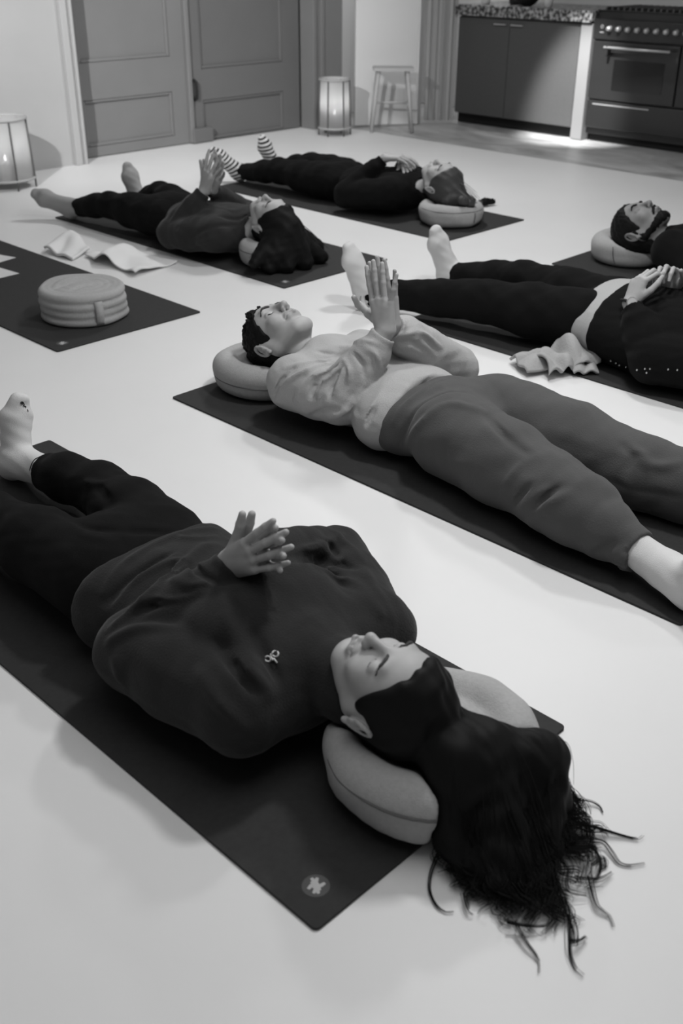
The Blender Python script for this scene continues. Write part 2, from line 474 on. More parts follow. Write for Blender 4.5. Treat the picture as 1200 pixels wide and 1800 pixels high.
def foot(B, ank, leg, toe, g=0.0, k=.02, sc=1.0):
    """ank ankle joint, leg unit along the shin towards the heel, toe unit towards the toes; g extra thickness"""
    L = nrm(leg); t = np.array(toe, float); t = nrm(t); sd = nrm(np.cross(L, t)); A = np.array(ank, float)
    sole = nrm(L-t*(L@t))
    H = A+L*.028*sc-t*.012*sc
    B.ell(H, np.array([1, 1, 1])*(.034+g)*sc, None, k)
    B.cap(A-L*.05*sc, A+L*.01*sc, .036*sc+g, .038*sc+g, k)
    ball = H+t*.150*sc+sole*.006*sc
    for s in (-1, 1):
        B.cap(H, ball+sd*s*.019*sc, .030*sc+g, .0225*sc+g, k)
        B.cap(ball+sd*s*.019*sc, ball+t*.054*sc+sd*s*.011*sc-sole*.004, .0215*sc+g, .0130*sc+g, k)
    B.cap(A+t*.008*sc-sole*.004, ball-sole*.010*sc, .036*sc+g, .024*sc+g, k)
    return H, ball, sd, sole
def torso_body(B, J):
    c = np.array
    B.ell(J['chest'], (.135, .165, .085), None, .05).ell(J['belly'], (.118, .16, .075), None, .05).ell(J['pelvis'], (.135, .115, .078), None, .05)
    B.cap(J['neck'], J['headc']-J['HR'][:, 1]*.045-J['HR'][:, 2]*.012, .054*J.get('nk', 1), .050*J.get('nk', 1), .03)
    B.cap(J['chest'], J['neck'], .07, .055, .04)
    for i in (0, 1):
        B.cap(J['neck'], J['sh'][i], .045, .045, .03)
        B.chain([J['sh'][i], J['el'][i], J['wr'][i]], [.042, .034, .0255], .015)
        B.chain([J['hip'][i], J['kn'][i], J['an'][i]], [.065, .045, .032], .02)
        B.cap(J['pelvis'], J['hip'][i], .07, .065, .03)

# ------------------------------------------------------------------ shared materials
M_floor = mat('white floor', .80, .42, var=.03, vscale=1.5, spec=.25)
M_mat = mat('dark mat rubber', .034, .75, bump=.25, bscale=900, var=.12, vscale=90, spec=.25)
M_logo = mat('mat logo print', .45, .6)
M_logo2 = mat('mat logo disc', .07, .6)
M_skin = mat('skin', .43, .55, bump=.06, bscale=240, var=.05, vscale=40, spec=.35)
M_skin2 = mat('skin darker', .25, .55, bump=.06, bscale=240, var=.05, vscale=40, spec=.35)
M_hair = mat('dark hair', .008, .62, spec=.12)
M_brow = mat('brow hair', .05, .7)
M_white = mat('white sock knit', .66, .9, bump=.3, bscale=420)
M_ink = mat('dark print', .015, .7)
M_black = mat('black jersey', .008, .95, bump=.2, bscale=300, sheen=.02, spec=.08)
M_swA = mat('charcoal fleece', .022, .95, bump=.35, bscale=260, sheen=.12, wrinkle=.35, wscale=11, spec=.1)
M_swB = mat('light grey fleece', .42, .95, bump=.35, bscale=260, var=.06, vscale=300, spec=.1, wrinkle=.5, wscale=13)
M_trB = mat('mid grey corded jersey', .085, .95, bump=.3, bscale=260, sheen=.14, spec=.1, wrinkle=.45, wscale=10)
M_cush = mat('cushion felt', .42, .95, bump=.4, bscale=330, var=.07, vscale=120, spec=.1)
M_cushB = mat('cushion felt pale', .42, .95, bump=.4, bscale=330, var=.07, vscale=120, spec=.1)
M_seam = mat('cushion seam', .12, .95)

MZ = .0062            # top of the mats
def make_body(root, J, m, hands, f=.002, head=True, male=False, smile=0.0):
    B = SDF(); torso_body(B, J)
    P = head_ops(B, J['headc'], J['HR'], J.get('hs', 1.0), male, smile=smile)
    for i in (0, 1):
        B.cap(J['an'][i], J['an'][i]+nrm(J['an'][i]-J['kn'][i])*.02+J['toe'][i]*.05, .030, .024, .01)
        W = J['wr'][i]
    for h in hands: hand(B, *h)
    B.floor(MZ+.002, .003)
    hc = J['headc']; W0 = np.mean([np.array(h[0])+nrm(h[1])*.08 for h in hands], 0)
    r = .115; q = .125
    fine = [((hc[0]-.095, hc[0]+.095, f), (W0[0]-.085, W0[0]+.085, f)),
            ((hc[1]-r-.02, hc[1]+r+.02, f), (W0[1]-q, W0[1]+q, f)),
            ((hc[2]-.10, hc[2]+.125, f), (W0[2]-.09, W0[2]+.12, f))]
    B.mesh('body', m, root, .011, fine); J['B'] = B
    return P
def hair_cap(J, thick=.009, low=.0, front=.0):
    c, R, sc = J['headc'], J['HR'], J.get('hs', 1.0)
    H = SDF(); P = lambda a, b, d: c+R@(np.array([a, b, d])*sc)
    H.ell(P(0, .030, -.016), (np.array((.074, .088, .094))+thick)*sc, R, .02)
    H.ell(P(0, .030, .030), (np.array((.064, .058, .056))+thick*.8)*sc, R, .03)
    H.cap(P(0, -.02, -.045), P(0, -.075, -.045), (.056+thick*.4)*sc, (.040+low)*sc, .03)
    H.plane(R@np.array([0, -.50, .866]), P(0, .058+front, .072), .012)
    return H, P
def feet(root, J, m, which=(0, 1), g=.006, name='sock', cuff=.10, k=.02, sc=1.0):
    out = []
    for i in which:
        B = SDF(); leg = nrm(J['an'][i]-J['kn'][i])
        r = foot(B, J['an'][i], leg, J['toe'][i], g, k, sc)
        B.cap(J['an'][i]-leg*cuff, J['an'][i], .0375+g, .037+g, k)
        B.noise(.0014, 16, 5+i, (1, 2.0, 1))
        B.floor(MZ if J.get('sockz') is None else J['sockz'], .004)
        o = B.mesh(name, m, root, .004); out.append((o, B, r))
    return out

def cushion(name, label, c, r, h, m, seam=True, round_=.5, pleat=0, vseams=(), dent=None, squash=(1, 1), parts=True, z0=MZ, strokes=(), group='round meditation cushions'):
    c = np.array([c[0], c[1], z0]); root = thing(name, tuple(c), label, 'cushion', group)
    B = SDF(); e = h*round_
    n = 72 if pleat else 36
    # rounded disc: superposed ellipsoids and a ring of capsules
    lv = [(h*.40, h*.40, 0)] if not pleat else [(h*(i+.5)/pleat, h/pleat*.58, .002*(i % 2)) for i in range(pleat)]
    for z, rr, ex in lv:
        ring = [c+np.array([(r-rr-ex)*squash[0]*math.cos(t), (r-rr-ex)*squash[1]*math.sin(t), z]) for t in np.linspace(0, 2*math.pi, n+1)]
        for i in range(n): B.cap(ring[i], ring[i+1], rr, rr, .003 if pleat else .004)
    if pleat:
        B.ell(c+np.array([0, 0, h*.5]), ((r-.01)*squash[0], (r-.01)*squash[1], h*.56), None, .012)
        for fr in (.76, .58, .40, .20):
            rt = [c+np.array([r*fr*math.cos(t), r*fr*math.sin(t), h*.76]) for t in np.linspace(0, 2*math.pi, 37)]
            for i in range(36): B.cap(rt[i], rt[i+1], h*.23+.003*(1-fr), h*.23+.003*(1-fr), .008)
    else:
        B.ell(c+np.array([0, 0, h/2]), ((r-e*.55)*squash[0], (r-e*.55)*squash[1], h/2*1.08), None, .03)
        rt = [c+np.array([(r-e*.66)*math.cos(t), (r-e*.66)*math.sin(t), h*.68]) for t in np.linspace(0, 2*math.pi, n+1)]
        for i in range(n): B.cap(rt[i], rt[i+1], h*.30, h*.30, .02)
    for st_ in strokes: B.stroke(*st_)
    B.noise(.003, 5, int(c[0]*100), (1, 1, 1))
    B.floor(z0, .012)
    if dent is not None:
        for o in dent: B.minus(o, .0015, .02)
    B.mesh('cover', m, root, .0055)
    D, ax = B.last
    def lat(z, off=.0):
        pts = []
        for t in np.linspace(0, 2*math.pi, 97):
            d = np.array([math.cos(t)*squash[0], math.sin(t)*squash[1], 0]); d /= np.linalg.norm(d)
            hit = None
            for rr_ in np.linspace(r*1.25, r*.45, 220):
                q = c+d*rr_+np.array([0, 0, z])
                I = [min(max(int(np.searchsorted(ax[i], q[i])), 0), len(ax[i])-1) for i in range(3)]
                if D[I[0], I[1], I[2]] < 0: hit = rr_; break
            pts.append(None if hit is None or hit < r*.72 else c+d*(hit+off-.001)+np.array([0, 0, z]))
        runs = []; cur = []
        for q in pts:
            if q is not None and cur and np.linalg.norm(q-cur[-1]) > .022:
                if len(cur) > 10: runs.append(np.array(cur))
                cur = [q]
            elif q is None:
                if len(cur) > 10: runs.append(np.array(cur))
                cur = []
            else: cur.append(q)
        if len(cur) > 10: runs.append(np.array(cur))
        out = []
        for K in runs:
            Z = K.copy(); Z[2:-2] = (K[:-4]+K[1:-3]+K[2:-2]+K[3:-1]+K[4:])/5; out.append(Z)
        return out
    for px in vseams:
        q = SDF.hit(D, ax, px)
        if len(q) > 2: MB().tube(resample(q), .0022, 6).build('seam', M_seam, root, True)
    if seam:
        for z in seam if isinstance(seam, (list, tuple)) else (h*.80, h*.20):
            for run in lat(z): MB().tube(run, .0020, 6, True).build('seam', M_seam, root, True)
    return root, lat, c

# ================================================================== STRUCTURE
def st(name, mb, m, bevel=0, kind='structure'):
    o = mb.build(name, m, None, False, bevel); o['kind'] = kind; return o
M_wall = mat('painted plaster', .42, .8, bump=.05, bscale=40, var=.05, vscale=2)
M_wallw = mat('white painted wall', .72, .7)
M_door = mat('grey painted wood', .20, .55, bump=.05, bscale=30, var=.05, vscale=3)
M_door2 = mat('darker grey painted wood', .15, .55, var=.05, vscale=3)
M_gap = mat('dark gap', .02, .9)
M_kfl = None
YB = 6.33
st('floor', MB().box((-2.6, -2.6, -.12), (6.30, 8.2, 0)), M_floor)
def kitchen_floor():
    m = mat('marbled stone floor', .45, .35, spec=.4); nt = m.node_tree; b = nt.nodes['Principled BSDF']
    tc = nt.nodes.new('ShaderNodeTexCoord'); n = nt.nodes.new('ShaderNodeTexNoise'); mp = nt.nodes.new('ShaderNodeMapping')
    mp.inputs['Scale'].default_value = (1.6, .7, 1); n.inputs['Scale'].default_value = 2.0; n.inputs['Detail'].default_value = 8; n.inputs['Distortion'].default_value = 1.6
    r = nt.nodes.new('ShaderNodeValToRGB'); r.color_ramp.elements[0].position = .30; r.color_ramp.elements[0].color = (.25, .25, .25, 1)
    r.color_ramp.elements[1].position = .66; r.color_ramp.elements[1].color = (.58, .58, .58, 1)
    nt.links.new(tc.outputs['Object'], mp.inputs[0]); nt.links.new(mp.outputs[0], n.inputs['Vector']); nt.links.new(n.outputs['Fac'], r.inputs[0]); nt.links.new(r.outputs[0], b.inputs['Base Color'])
    return m
o = st('floor_kitchen', MB().box((6.30, -2.6, -.12), (8.6, 8.2, -.004)), kitchen_floor())
st('ceiling', MB().box((-2.6, -2.6, 2.5), (8.6, 8.2, 2.6)), M_wallw)
# back wall: opening for the two door leaves between X 3.98 and 6.06
st('wall_back', MB().box((-2.6, YB, 0), (3.90, YB+.30, 2.5)).box((3.90, YB, 2.15), (6.30, YB+.30, 2.5)).box((6.10, YB, 0), (6.30, YB+.30, 2.15)).box((3.90, YB+.30, 0), (6.30, YB+.34, 2.15)), M_wall)
st('trim_1', MB().box((3.86, YB-.035, 0), (3.905, YB, 2.2)).box((3.905, YB-.020, 0), (3.925, YB+.02, 2.2)).box((3.925, YB-.035, 0), (3.945, YB+.13, 2.2)), M_wall, .004)
st('trim_2', MB().box((6.04, YB-.03, 0), (6.075, YB+.12, 2.2)).box((6.075, YB-.015, 0), (6.12, YB+.02, 2.2)).box((6.12, YB-.035, 0), (6.155, YB+.02, 2.2)), M_door, .004)
def door_leaf(name, x0, x1, y, m, panels, flush=False):
    """frame-and-panel leaf facing -Y; panels = list of (xa, xb, za, zb)"""
    xs = sorted({x0, x1, *[p[0] for p in panels], *[p[1] for p in panels]}); zs = sorted({0.006, 2.1, *[p[2] for p in panels], *[p[3] for p in panels]})
    b = MB()
    for i in range(len(xs)-1):
        for j in range(len(zs)-1):
            cx, cz = (xs[i]+xs[i+1])/2, (zs[j]+zs[j+1])/2
            rec = any(p[0] < cx < p[1] and p[2] < cz < p[3] for p in panels)
            b.box((xs[i], y+(.022 if rec else 0), zs[j]), (xs[i+1], y+.045, zs[j+1]))
    o = st(name, b, m)
    for p in panels:
        q = MB(); t = .020
        q.box((p[0], y+.006, p[2]), (p[0]+t, y+.03, p[3])).box((p[1]-t, y+.006, p[2]), (p[1], y+.03, p[3]))
        q.box((p[0]+t, y+.006, p[2]), (p[1]-t, y+.03, p[2]+t)).box((p[0]+t, y+.006, p[3]-t), (p[1]-t, y+.03, p[3]))
        q.build('panel_moulding', m, o, False, .006)
    return o
d1 = door_leaf('door_1', 3.946, 4.93, YB+.135, M_door, [(4.06, 4.80, .07, .37), (4.06, 4.80, .60, 2.0)])
d2 = door_leaf('door_2', 4.955, 6.03, YB+.125, M_door2, [(5.06, 5.86, -.2+.21, .29), (5.06, 5.86, .50, 2.0)])
MB().tube([(4.99, YB+.125, .30), (4.985, YB+.095, .31), (4.985, YB+.090, .36), (4.985, YB+.095, .42), (4.99, YB+.125, .43)], .012, 8).build('handle', M_gap, d2, True)
MB().box((4.925, YB+.10, 0.005), (4.962, YB+.138, 2.1)).build('cover_strip', M_door, d1, False, .008)
MB().box((4.93, YB+.085, 0.003), (5.12, YB+.124, .105)).build('kick_block', M_door2, d2, False, .01)
# column between the doors and the kitchen opening
st('wall_right', MB().box((6.155, YB-.02, 0), (6.36, YB+.12, 2.5)), M_door)
st('wall_kitchen', MB().box((7.86, -2.6, 0), (7.98, 8.2, 2.5)), M_wallw)
st('wall_far', MB().box((6.30, 6.75, 0), (7.86, 6.87, 2.5)), M_wallw)
# the white door standing open into the kitchen
def rotbox(b, p0, p1, th, z0, z1, off=0.0):
    p0 = np.array(p0); p1 = np.array(p1); d = p1-p0; d = d/np.linalg.norm(d); n = np.array([-d[1], d[0]])
    a = p0+n*off; c = p1+n*off; q = [a, c, c+n*th, a+n*th]
    V = [(*x, z0) for x in q]+[(*x, z1) for x in q]
    return b.add(V, [(0,3,2,1),(4,5,6,7),(0,1,5,4),(1,2,6,5),(2,3,7,6),(3,0,4,7)])
D0, D1 = np.array((6.40, 6.20)), np.array((6.83, 5.93))
od = st('door_3', rotbox(MB(), D0, D1, .045, .005, 2.1), M_wallw, .003)
st('trim_3', rotbox(MB(), D1+np.array((.01, -.01)), D1+np.array((.10, .03)), .05, 0, 2.2), M_wallw, .004)

# ================================================================== KITCHEN
M_steel = mat('brushed dark steel', .10, .42, metal=.2, bump=.03, bscale=200, var=.05, vscale=60)
M_steel2 = mat('pale steel', .55, .38, metal=.6)
M_panel = mat('grey end panel', .22, .5)
M_range = mat('black enamel', .018, .28, spec=.5, coat=.2)
M_glass = mat('dark oven glass', .006, .12, spec=.5)
M_plinth = mat('black plinth', .008, .7)
def granite():
    m = mat('speckled granite', .2, .3, spec=.4); nt = m.node_tree; b = nt.nodes['Principled BSDF']
    tc = nt.nodes.new('ShaderNodeTexCoord'); n = nt.nodes.new('ShaderNodeTexNoise'); n.inputs['Scale'].default_value = 38; n.inputs['Detail'].default_value = 6
    r = nt.nodes.new('ShaderNodeValToRGB'); r.color_ramp.elements[0].position = .42; r.color_ramp.elements[0].color = (.03, .03, .03, 1)
    r.color_ramp.elements[1].position = .62; r.color_ramp.elements[1].color = (.42, .42, .42, 1)
    nt.links.new(tc.outputs['Object'], n.inputs['Vector']); nt.links.new(n.outputs['Fac'], r.inputs[0]); nt.links.new(r.outputs[0], b.inputs['Base Color'])
    return m
XK = 7.17; YC0, YC1 = 4.66, 5.80
cab = thing('base_cabinet', (XK+.3, (YC0+YC1)/2, 0), 'dark steel double base cabinet under the speckled worktop left of the cooker', 'cabinet')
MB().box((XK+.02, YC0, .075), (XK+.60, YC1, .80)).build('carcass', M_steel, cab)
MB().box((XK+.05, YC0+.01, 0), (XK+.58, YC1, .074)).build('plinth', M_plinth, cab)
ym = 5.30
for a, b_ in ((YC0+.004, ym-.002), (ym+.002, YC1)):
    d = MB().box((XK, a, .08), (XK+.019, b_, .795)).build('door', M_steel, cab, False, .002)
    yh = ym-.03-.10 if b_ < ym else ym+.03
    MB().box((XK-.022, yh, .752), (XK-.012, yh+.11, .760)).box((XK-.012, yh+.005, .752), (XK+.002, yh+.015, .760)).box((XK-.012, yh+.095, .752), (XK+.002, yh+.105, .760)).build('handle', M_steel2, d)
MB().box((XK-.012, 4.555, 0), (XK+.60, 4.652, .80)).build('end_panel', M_panel, cab, False, .003)
wt = MB().box((XK-.035, 4.555, .805), (XK+.65, YC1+.02, .885)).build('worktop', granite(), None, False, .006)
prop(wt, 'speckled granite worktop on top of the dark steel base cabinet', 'worktop')
rg = thing('range_cooker', (XK+.3, 4.0, 0), 'black range cooker with pale control knobs and a long bar handle', 'cooker')
R0, R1 = 3.42, 4.545
MB().box((XK+.03, R0, .05), (XK+.62, R1, .885)).build('carcass', M_range, rg, False, .004)
MB().box((XK+.06, R0+.02, 0), (XK+.60, R1-.02, .05)).build('plinth', M_plinth, rg)
MB().box((XK-.01, R0, .70), (XK+.029, R1, .835)).build('control_panel', M_range, rg, False, .006)
od_ = MB().box((XK-.01, R0+.42, .30), (XK+.029, R1-.01, .69)).build('oven_door', M_range, rg, False, .006)
MB().box((XK-.0125, R0+.52, .37), (XK-.0095, R1-.20, .575)).build('oven_window', M_glass, od_)
MB().tube([(XK-.055, R0+.47, .655), (XK-.055, R1-.13, .655)], .009, 10).tube([(XK-.055, R0+.50, .655), (XK-.005, R0+.50, .655)], .008, 8).build('handle', M_steel2, od_, True)
MB().box((XK-.062, R1-.165, .600), (XK-.008, R1-.145, .668)).build('handle_bracket', M_range, od_, False, .004)
sd_ = MB().box((XK-.01, R0+.0, .30), (XK+.029, R0+.41, .69)).build('side_oven_door', M_range, rg, False, .006)
dr = MB().box((XK-.01, R0, .10), (XK+.029, R1-.01, .29)).build('drawer', M_range, rg, False, .006)
MB().box((XK-.014, R0+.6, .262), (XK-.009, R1-.06, .270)).build('grip', M_steel2, dr)
for i in range(9):
    y = R1-.135-.075*i
    k = MB(); k.tube([(XK-.011, y, .775), (XK-.020, y, .775), (XK-.042, y, .775)], [.021, .017, .015], 14).build('knob', M_steel2, rg, True)
tg = MB().box((XK-.013, R1-.085, .745), (XK-.0102, R1-.055, .752))
tg.build('emblem', M_steel2, rg); tg = MB()
tg.tube([(XK-.0125, R1-.07+.010*math.cos(t), .785+.010*math.sin(t)) for t in np.linspace(0, 6.283, 15)], .003, 6).build('emblem', M_steel2, rg)
hb = MB().box((XK+.02, R0, .885), (XK+.62, R1, .893)).build('hob', M_range, rg)
gr = MB()
for i in range(22): gr.box((XK+.03, R0+.05+i*.048, .893), (XK+.50, R0+.062+i*.048, .912))
gr.build('pan_grate', M_steel, rg)
# things on the worktop
def pot(name, label, cat, x, y, prof, m, z=.885, group=None):
    o = MB().lathe((x, y, z), prof, 24).build(name, m, None, True); prop(o, label, cat, group); return o
pot('mug', 'small white mug on the granite worktop nearest the cooker', 'mug', XK+.08, 5.02, [(.022, 0), (.032, .004), (.036, .05), (.038, .085), (.034, .085), (.030, .02)], M_wallw)
pot('bowl', 'dark shallow bowl in the middle of the granite worktop', 'bowl', XK+.12, 5.24, [(.03, 0), (.06, .015), (.095, .055), (.10, .07), (.094, .07), (.05, .02)], M_plinth)
pot('jar', 'dark squat jar behind the bowl on the granite worktop', 'jar', XK+.22, 5.42, [(.04, 0), (.055, .01), (.055, .09), (.035, .12), (.035, .14), (.02, .145)], M_range)
pot('cup', 'white cup at the curtain end of the granite worktop', 'cup', XK+.07, 5.60, [(.022, 0), (.033, .006), (.038, .07), (.034, .07), (.028, .015)], M_wallw)
# curtain at the kitchen opening
cv = MB(); V = []; F = []; n = 60; L0, L1 = np.array((7.0, 5.985)), np.array((7.17, 5.815))
pr = []
for i in range(n):
    t = i/(n-1); p = L0+(L1-L0)*t; nn = np.array((-.707, -.707)); pr.append(p+nn*(.018*math.sin(t*26)+.006*math.sin(t*61+1)))
for side, offn in ((0, 0.0), (1, .004)):
    for z in (.01, .5, 1.0, 1.6, 2.3):
        for i in range(n):
            sw = 1+.10*(1-z/2.3)*math.sin(3*i/n); p = pr[i]+np.array((.707, .707))*offn; V.append((p[0], p[1], z))
for side in (0, 1):
    for j in range(4):
        for i in range(n-1):
            a = side*5*n+j*n+i; q = (a, a+1, a+n+1, a+n); F.append(q if side == 0 else q[::-1])
cv.add(V, F)
M_curt = mat('grey voile curtain', .42, .9)
prop(cv.build('curtain', M_curt, None, True), 'pale grey curtain hanging beside the base cabinet at the kitchen opening', 'curtain')

M_stool = mat('pale painted stool', .5, .7)
# white stool by the open door
sx = thing('stool', (6.44, 5.84, 0), 'white wooden stool with splayed legs in front of the open white door', 'stool')
c0 = np.array((6.44, 5.84)); ex = nrm(np.array((.71, -.70, 0)))[:2]; ey = np.array((ex[1], -ex[0]))
def sp(a, b, z): q = c0+ex*a+ey*b; return (q[0], q[1], z)
MB().tube([sp(-.15, 0, .455), sp(.155, 0, .455)], .012, 8).add([sp(-.15, -.10, .445), sp(.16, -.10, .445), sp(.16, .10, .445), sp(-.15, .10, .445), sp(-.15, -.10, .468), sp(.16, -.10, .468), sp(.16, .10, .468), sp(-.15, .10, .468)], [(0,3,2,1),(4,5,6,7),(0,1,5,4),(1,2,6,5),(2,3,7,6),(3,0,4,7)]).build('seat', M_stool, sx)
for a, b in ((-.11, -.07), (-.11, .07), (.11, -.07), (.11, .07)):
    MB().tube([sp(a*1.45, b*1.3, .0), sp(a, b, .445)], [.013, .016], 8).build('leg', M_stool, sx, True)
MB().tube([sp(.125, -.075, .2), sp(.125, .075, .2)], .009, 8).build('stretcher', M_stool, sx, True)
MB().tube([sp(-.125, -.075, .2), sp(.125, -.075, .2)], .009, 8).build('stretcher', M_stool, sx, True)

# ------------------------------------------------------------------ lanterns
M_frame = mat('dark lantern wire', .10, .5)
M_wood = mat('pale lantern hoop', .42, .6)
M_paper = bpy.data.materials.new('lantern paper'); M_paper.use_nodes = True
nt = M_paper.node_tree; nt.nodes.remove(nt.nodes['Principled BSDF'])
a_ = nt.nodes.new('ShaderNodeBsdfDiffuse'); b_ = nt.nodes.new('ShaderNodeBsdfTranslucent'); mx = nt.nodes.new('ShaderNodeMixShader'); tr = nt.nodes.new('ShaderNodeBsdfTransparent'); mx2 = nt.nodes.new('ShaderNodeMixShader')
a_.inputs[0].default_value = (.62, .62, .62, 1); b_.inputs[0].default_value = (.62, .62, .62, 1)
mx.inputs[0].default_value = .5; mx2.inputs[0].default_value = .06
nt.links.new(a_.outputs[0], mx.inputs[1]); nt.links.new(b_.outputs[0], mx.inputs[2]); nt.links.new(mx.outputs[0], mx2.inputs[1]); nt.links.new(tr.outputs[0], mx2.inputs[2])
nt.links.new(mx2.outputs[0], nt.nodes['Material Output'].inputs[0])
M_flame = bpy.data.materials.new('candle flame'); M_flame.use_nodes = True
M_flame.node_tree.nodes['Principled BSDF'].inputs['Emission Color'].default_value = (1, 1, 1, 1)
M_flame.node_tree.nodes['Principled BSDF'].inputs['Emission Strength'].default_value = 14
M_wax = mat('candle wax', .75, .5)
def lantern(x, y, r, h, label, clabel):
    t = thing('lantern', (x, y, 0), label, 'lantern', 'candle lanterns')
    ang = [math.radians(20+60*i) for i in range(6)]
    pb = [(x+r*.98*math.cos(a), y+r*.98*math.sin(a)) for a in ang]; pt = [(x+r*.90*math.cos(a), y+r*.90*math.sin(a)) for a in ang]
    zb, zt = .055, h
    circ = lambda rr, z: [(x+rr*math.cos(q), y+rr*math.sin(q), z) for q in np.linspace(0, 2*math.pi, 41)]
    MB().lathe((x, y, zb), [(r*.93, .002), (r*.93, 0), (r*.87, zt-zb-.012), (r*.87, zt-zb-.01)], 36).build('pane', M_paper, t, True)
    p = t.children[0].data
    import bmesh
    bm = bmesh.new(); bm.from_mesh(p); bmesh.ops.delete(bm, geom=[f for f in bm.faces if len(f.verts) > 4], context='FACES_ONLY'); bm.to_mesh(p); bm.free()
    MB().tube(circ(r*.90, zt-.006), .009, 8, False).build('top_hoop', M_wood, t, True)
    MB().tube(circ(r*.98, zb), .008, 8, False).build('bottom_hoop', M_wood, t, True)
    MB().lathe((x, y, zb-.006), [(r*.95, 0), (r*.95, .006)], 36).build('tray', M_wood, t)
    for i in range(6):
        MB().tube([(*pb[i], 0.0), (*pb[i], zb), (*pt[i], zt)], .0055, 8).build('post', M_frame, t, True)
    c = thing('candle', (x, y, zb+.001), clabel, 'candle', 'candles in the lanterns')
    MB().lathe((x, y, zb+.001), [(.030, 0), (.031, .004), (.031, .085), (.026, .090), (.004, .088)], 24).build('wax', M_wax, c, True)
    MB().lathe((x, y, zb+.094), [(.002, 0), (.007, .008), (.008, .016), (.005, .028), (.001, .040)], 12).build('flame', M_flame, c, True)
    l = bpy.data.lights.new('candle_light', 'POINT'); l.energy = .7; l.shadow_soft_size = .02
    lo = bpy.data.objects.new('candle_light', l); COL.objects.link(lo); lo.location = (x, y, zb+.15)
lantern(5.99, 6.02, .125, .405, 'paper candle lantern on the floor in the corner right of the grey doors', 'lit candle inside the lantern in the corner by the doors')
lantern(3.19, 6.00, .165, .40, 'paper candle lantern on the floor at the left edge, before the plain wall', 'candle inside the lantern at the left edge by the plain wall')

# ================================================================== MATS
MATS = {'A': (.7393, .7814), 'D': (2.949, 3.2706), 'F': (1.8285, 3.261), 'E': (4.0637, 3.2984), 'B': (1.8601, .795), 'C': (2.972, .790), 'G': (4.0951, .8629)}
MLAB = {'A': 'dark yoga mat in the foreground under the woman in the charcoal sweatshirt',
        'B': 'dark yoga mat under the man in the light grey sweatshirt',
        'C': 'dark yoga mat under the person in black with a wristwatch',
        'D': 'dark yoga mat under the woman with loose dark hair and grey socks',
        'E': 'dark yoga mat under the woman in black with striped socks',
        'F': 'empty dark yoga mat at the left with a pleated cushion on it',
        'G': 'dark yoga mat under the bearded man at the right edge'}
def rrect(x0, y0, x1, y1, r, n=5):
    P = []
    for cx, cy, a0 in ((x1-r, y1-r, 0), (x0+r, y1-r, 90), (x0+r, y0+r, 180), (x1-r, y0+r, 270)):
        for i in range(n+1):
            a = math.radians(a0+90*i/n); P.append((cx+r*math.cos(a), cy+r*math.sin(a)))
    return P
LOGO = {'A': at(555, 1562), 'D': at(501, 497.5), 'F': at(110, 606), 'E': at(783, 418)}
for k, (x, y) in MATS.items():
    P = rrect(x, y, x+.66, y+1.828, .010); n = len(P)
    b = MB().add([(*p, 0.0004) for p in P]+[(*p, .006) for p in P], [tuple(range(n))[::-1], tuple(range(n, 2*n))]+[(i, (i+1) % n, n+(i+1) % n, n+i) for i in range(n)])
    t = thing('yoga_mat', (x+.33, y+.914, 0), MLAB[k], 'yoga mat', 'dark yoga mats')
    b.build('sheet', M_mat, t, False, .0012)
    if k in LOGO:
        c = LOGO[k]; lx, ly = c[0], c[1]
        MB().lathe((lx, ly, .006), [(.0225, 0), (.0225, .0004)], 28).build('logo_disc', M_logo2, t)
        g = MB()
        def blob(p, q, r): 
            p = np.array((lx, ly))+np.array(p); q = np.array((lx, ly))+np.array(q); g.tube([(*p, .0066), (*(.5*(p+q)), .0068), (*q, .0066)], [r*.7, r, r*.8], 8)
        blob((-.004, -.010), (.004, .010), .0065); blob((-.013, .004), (.0, .006), .0035); blob((-.013, -.008), (-.002, -.004), .0032)
        blob((.013, .010), (.002, .004), .0035); blob((.014, -.006), (.003, -.005), .0034); blob((.004, .010), (.006, .016), .0030); blob((-.008, -.014), (-.004, -.008), .003)
        V = np.array(g.v); V[:, 2] = .0064+(V[:, 2]-.0066)*.08; g.v = [tuple(v) for v in V]
        g.build('logo_mark', M_logo, t)

# ================================================================== PEOPLE
A3 = lambda *p: np.array(p, float)
RELAX = [(.05, .08, .06)]*4
def joints(**k):
    J = {a: (np.array(b, float) if not isinstance(b, (list, float)) else b) for a, b in k.items()}
    for a in ('sh', 'el', 'wr', 'hip', 'kn', 'an', 'toe'): J[a] = [np.array(x, float) for x in J[a]]
    J['toe'] = [nrm(t) for t in J['toe']]
    return J
def along(a, b, d):
    """point d metres before b on the way from a to b"""
    return b-nrm(b-a)*d
def sleeve(S_, sh, el, wr, r, cuff=.034, gap=.022, k=.012, kt=.03):
    """loose sleeve: r = radii at shoulder, upper arm, elbow, mid forearm, above the cuff"""
    sh, el, wr = map(np.array, (sh, el, wr))
    c1 = along(el, wr, gap); c0 = along(el, wr, gap+.055); m = (el+c0)/2; um = sh*.45+el*.55
    T = SDF()
    T.chain([sh, um, el, m, c0], r, k); T.cap(c0, c1, cuff, cuff*.98, .010)
    d = nrm(wr-el)
    T.ell(c1+d*.094, (.09, .09, .09), None, .004, True)
    return T

def head_only(J):
    B = SDF(); c, R, sc = J['headc'], J['HR'], J.get('hs', 1.0); P = lambda a, b, d: c+R@(np.array([a, b, d])*sc)
    B.ell(P(0, .030, -.016), np.array((.074, .088, .094))*sc, R, .02).ell(P(0, -.02, .01), np.array((.06, .07, .07))*sc, R, .02)
    B.cap(J['neck'], P(0, -.045, -.012), .055, .052, .03); return B
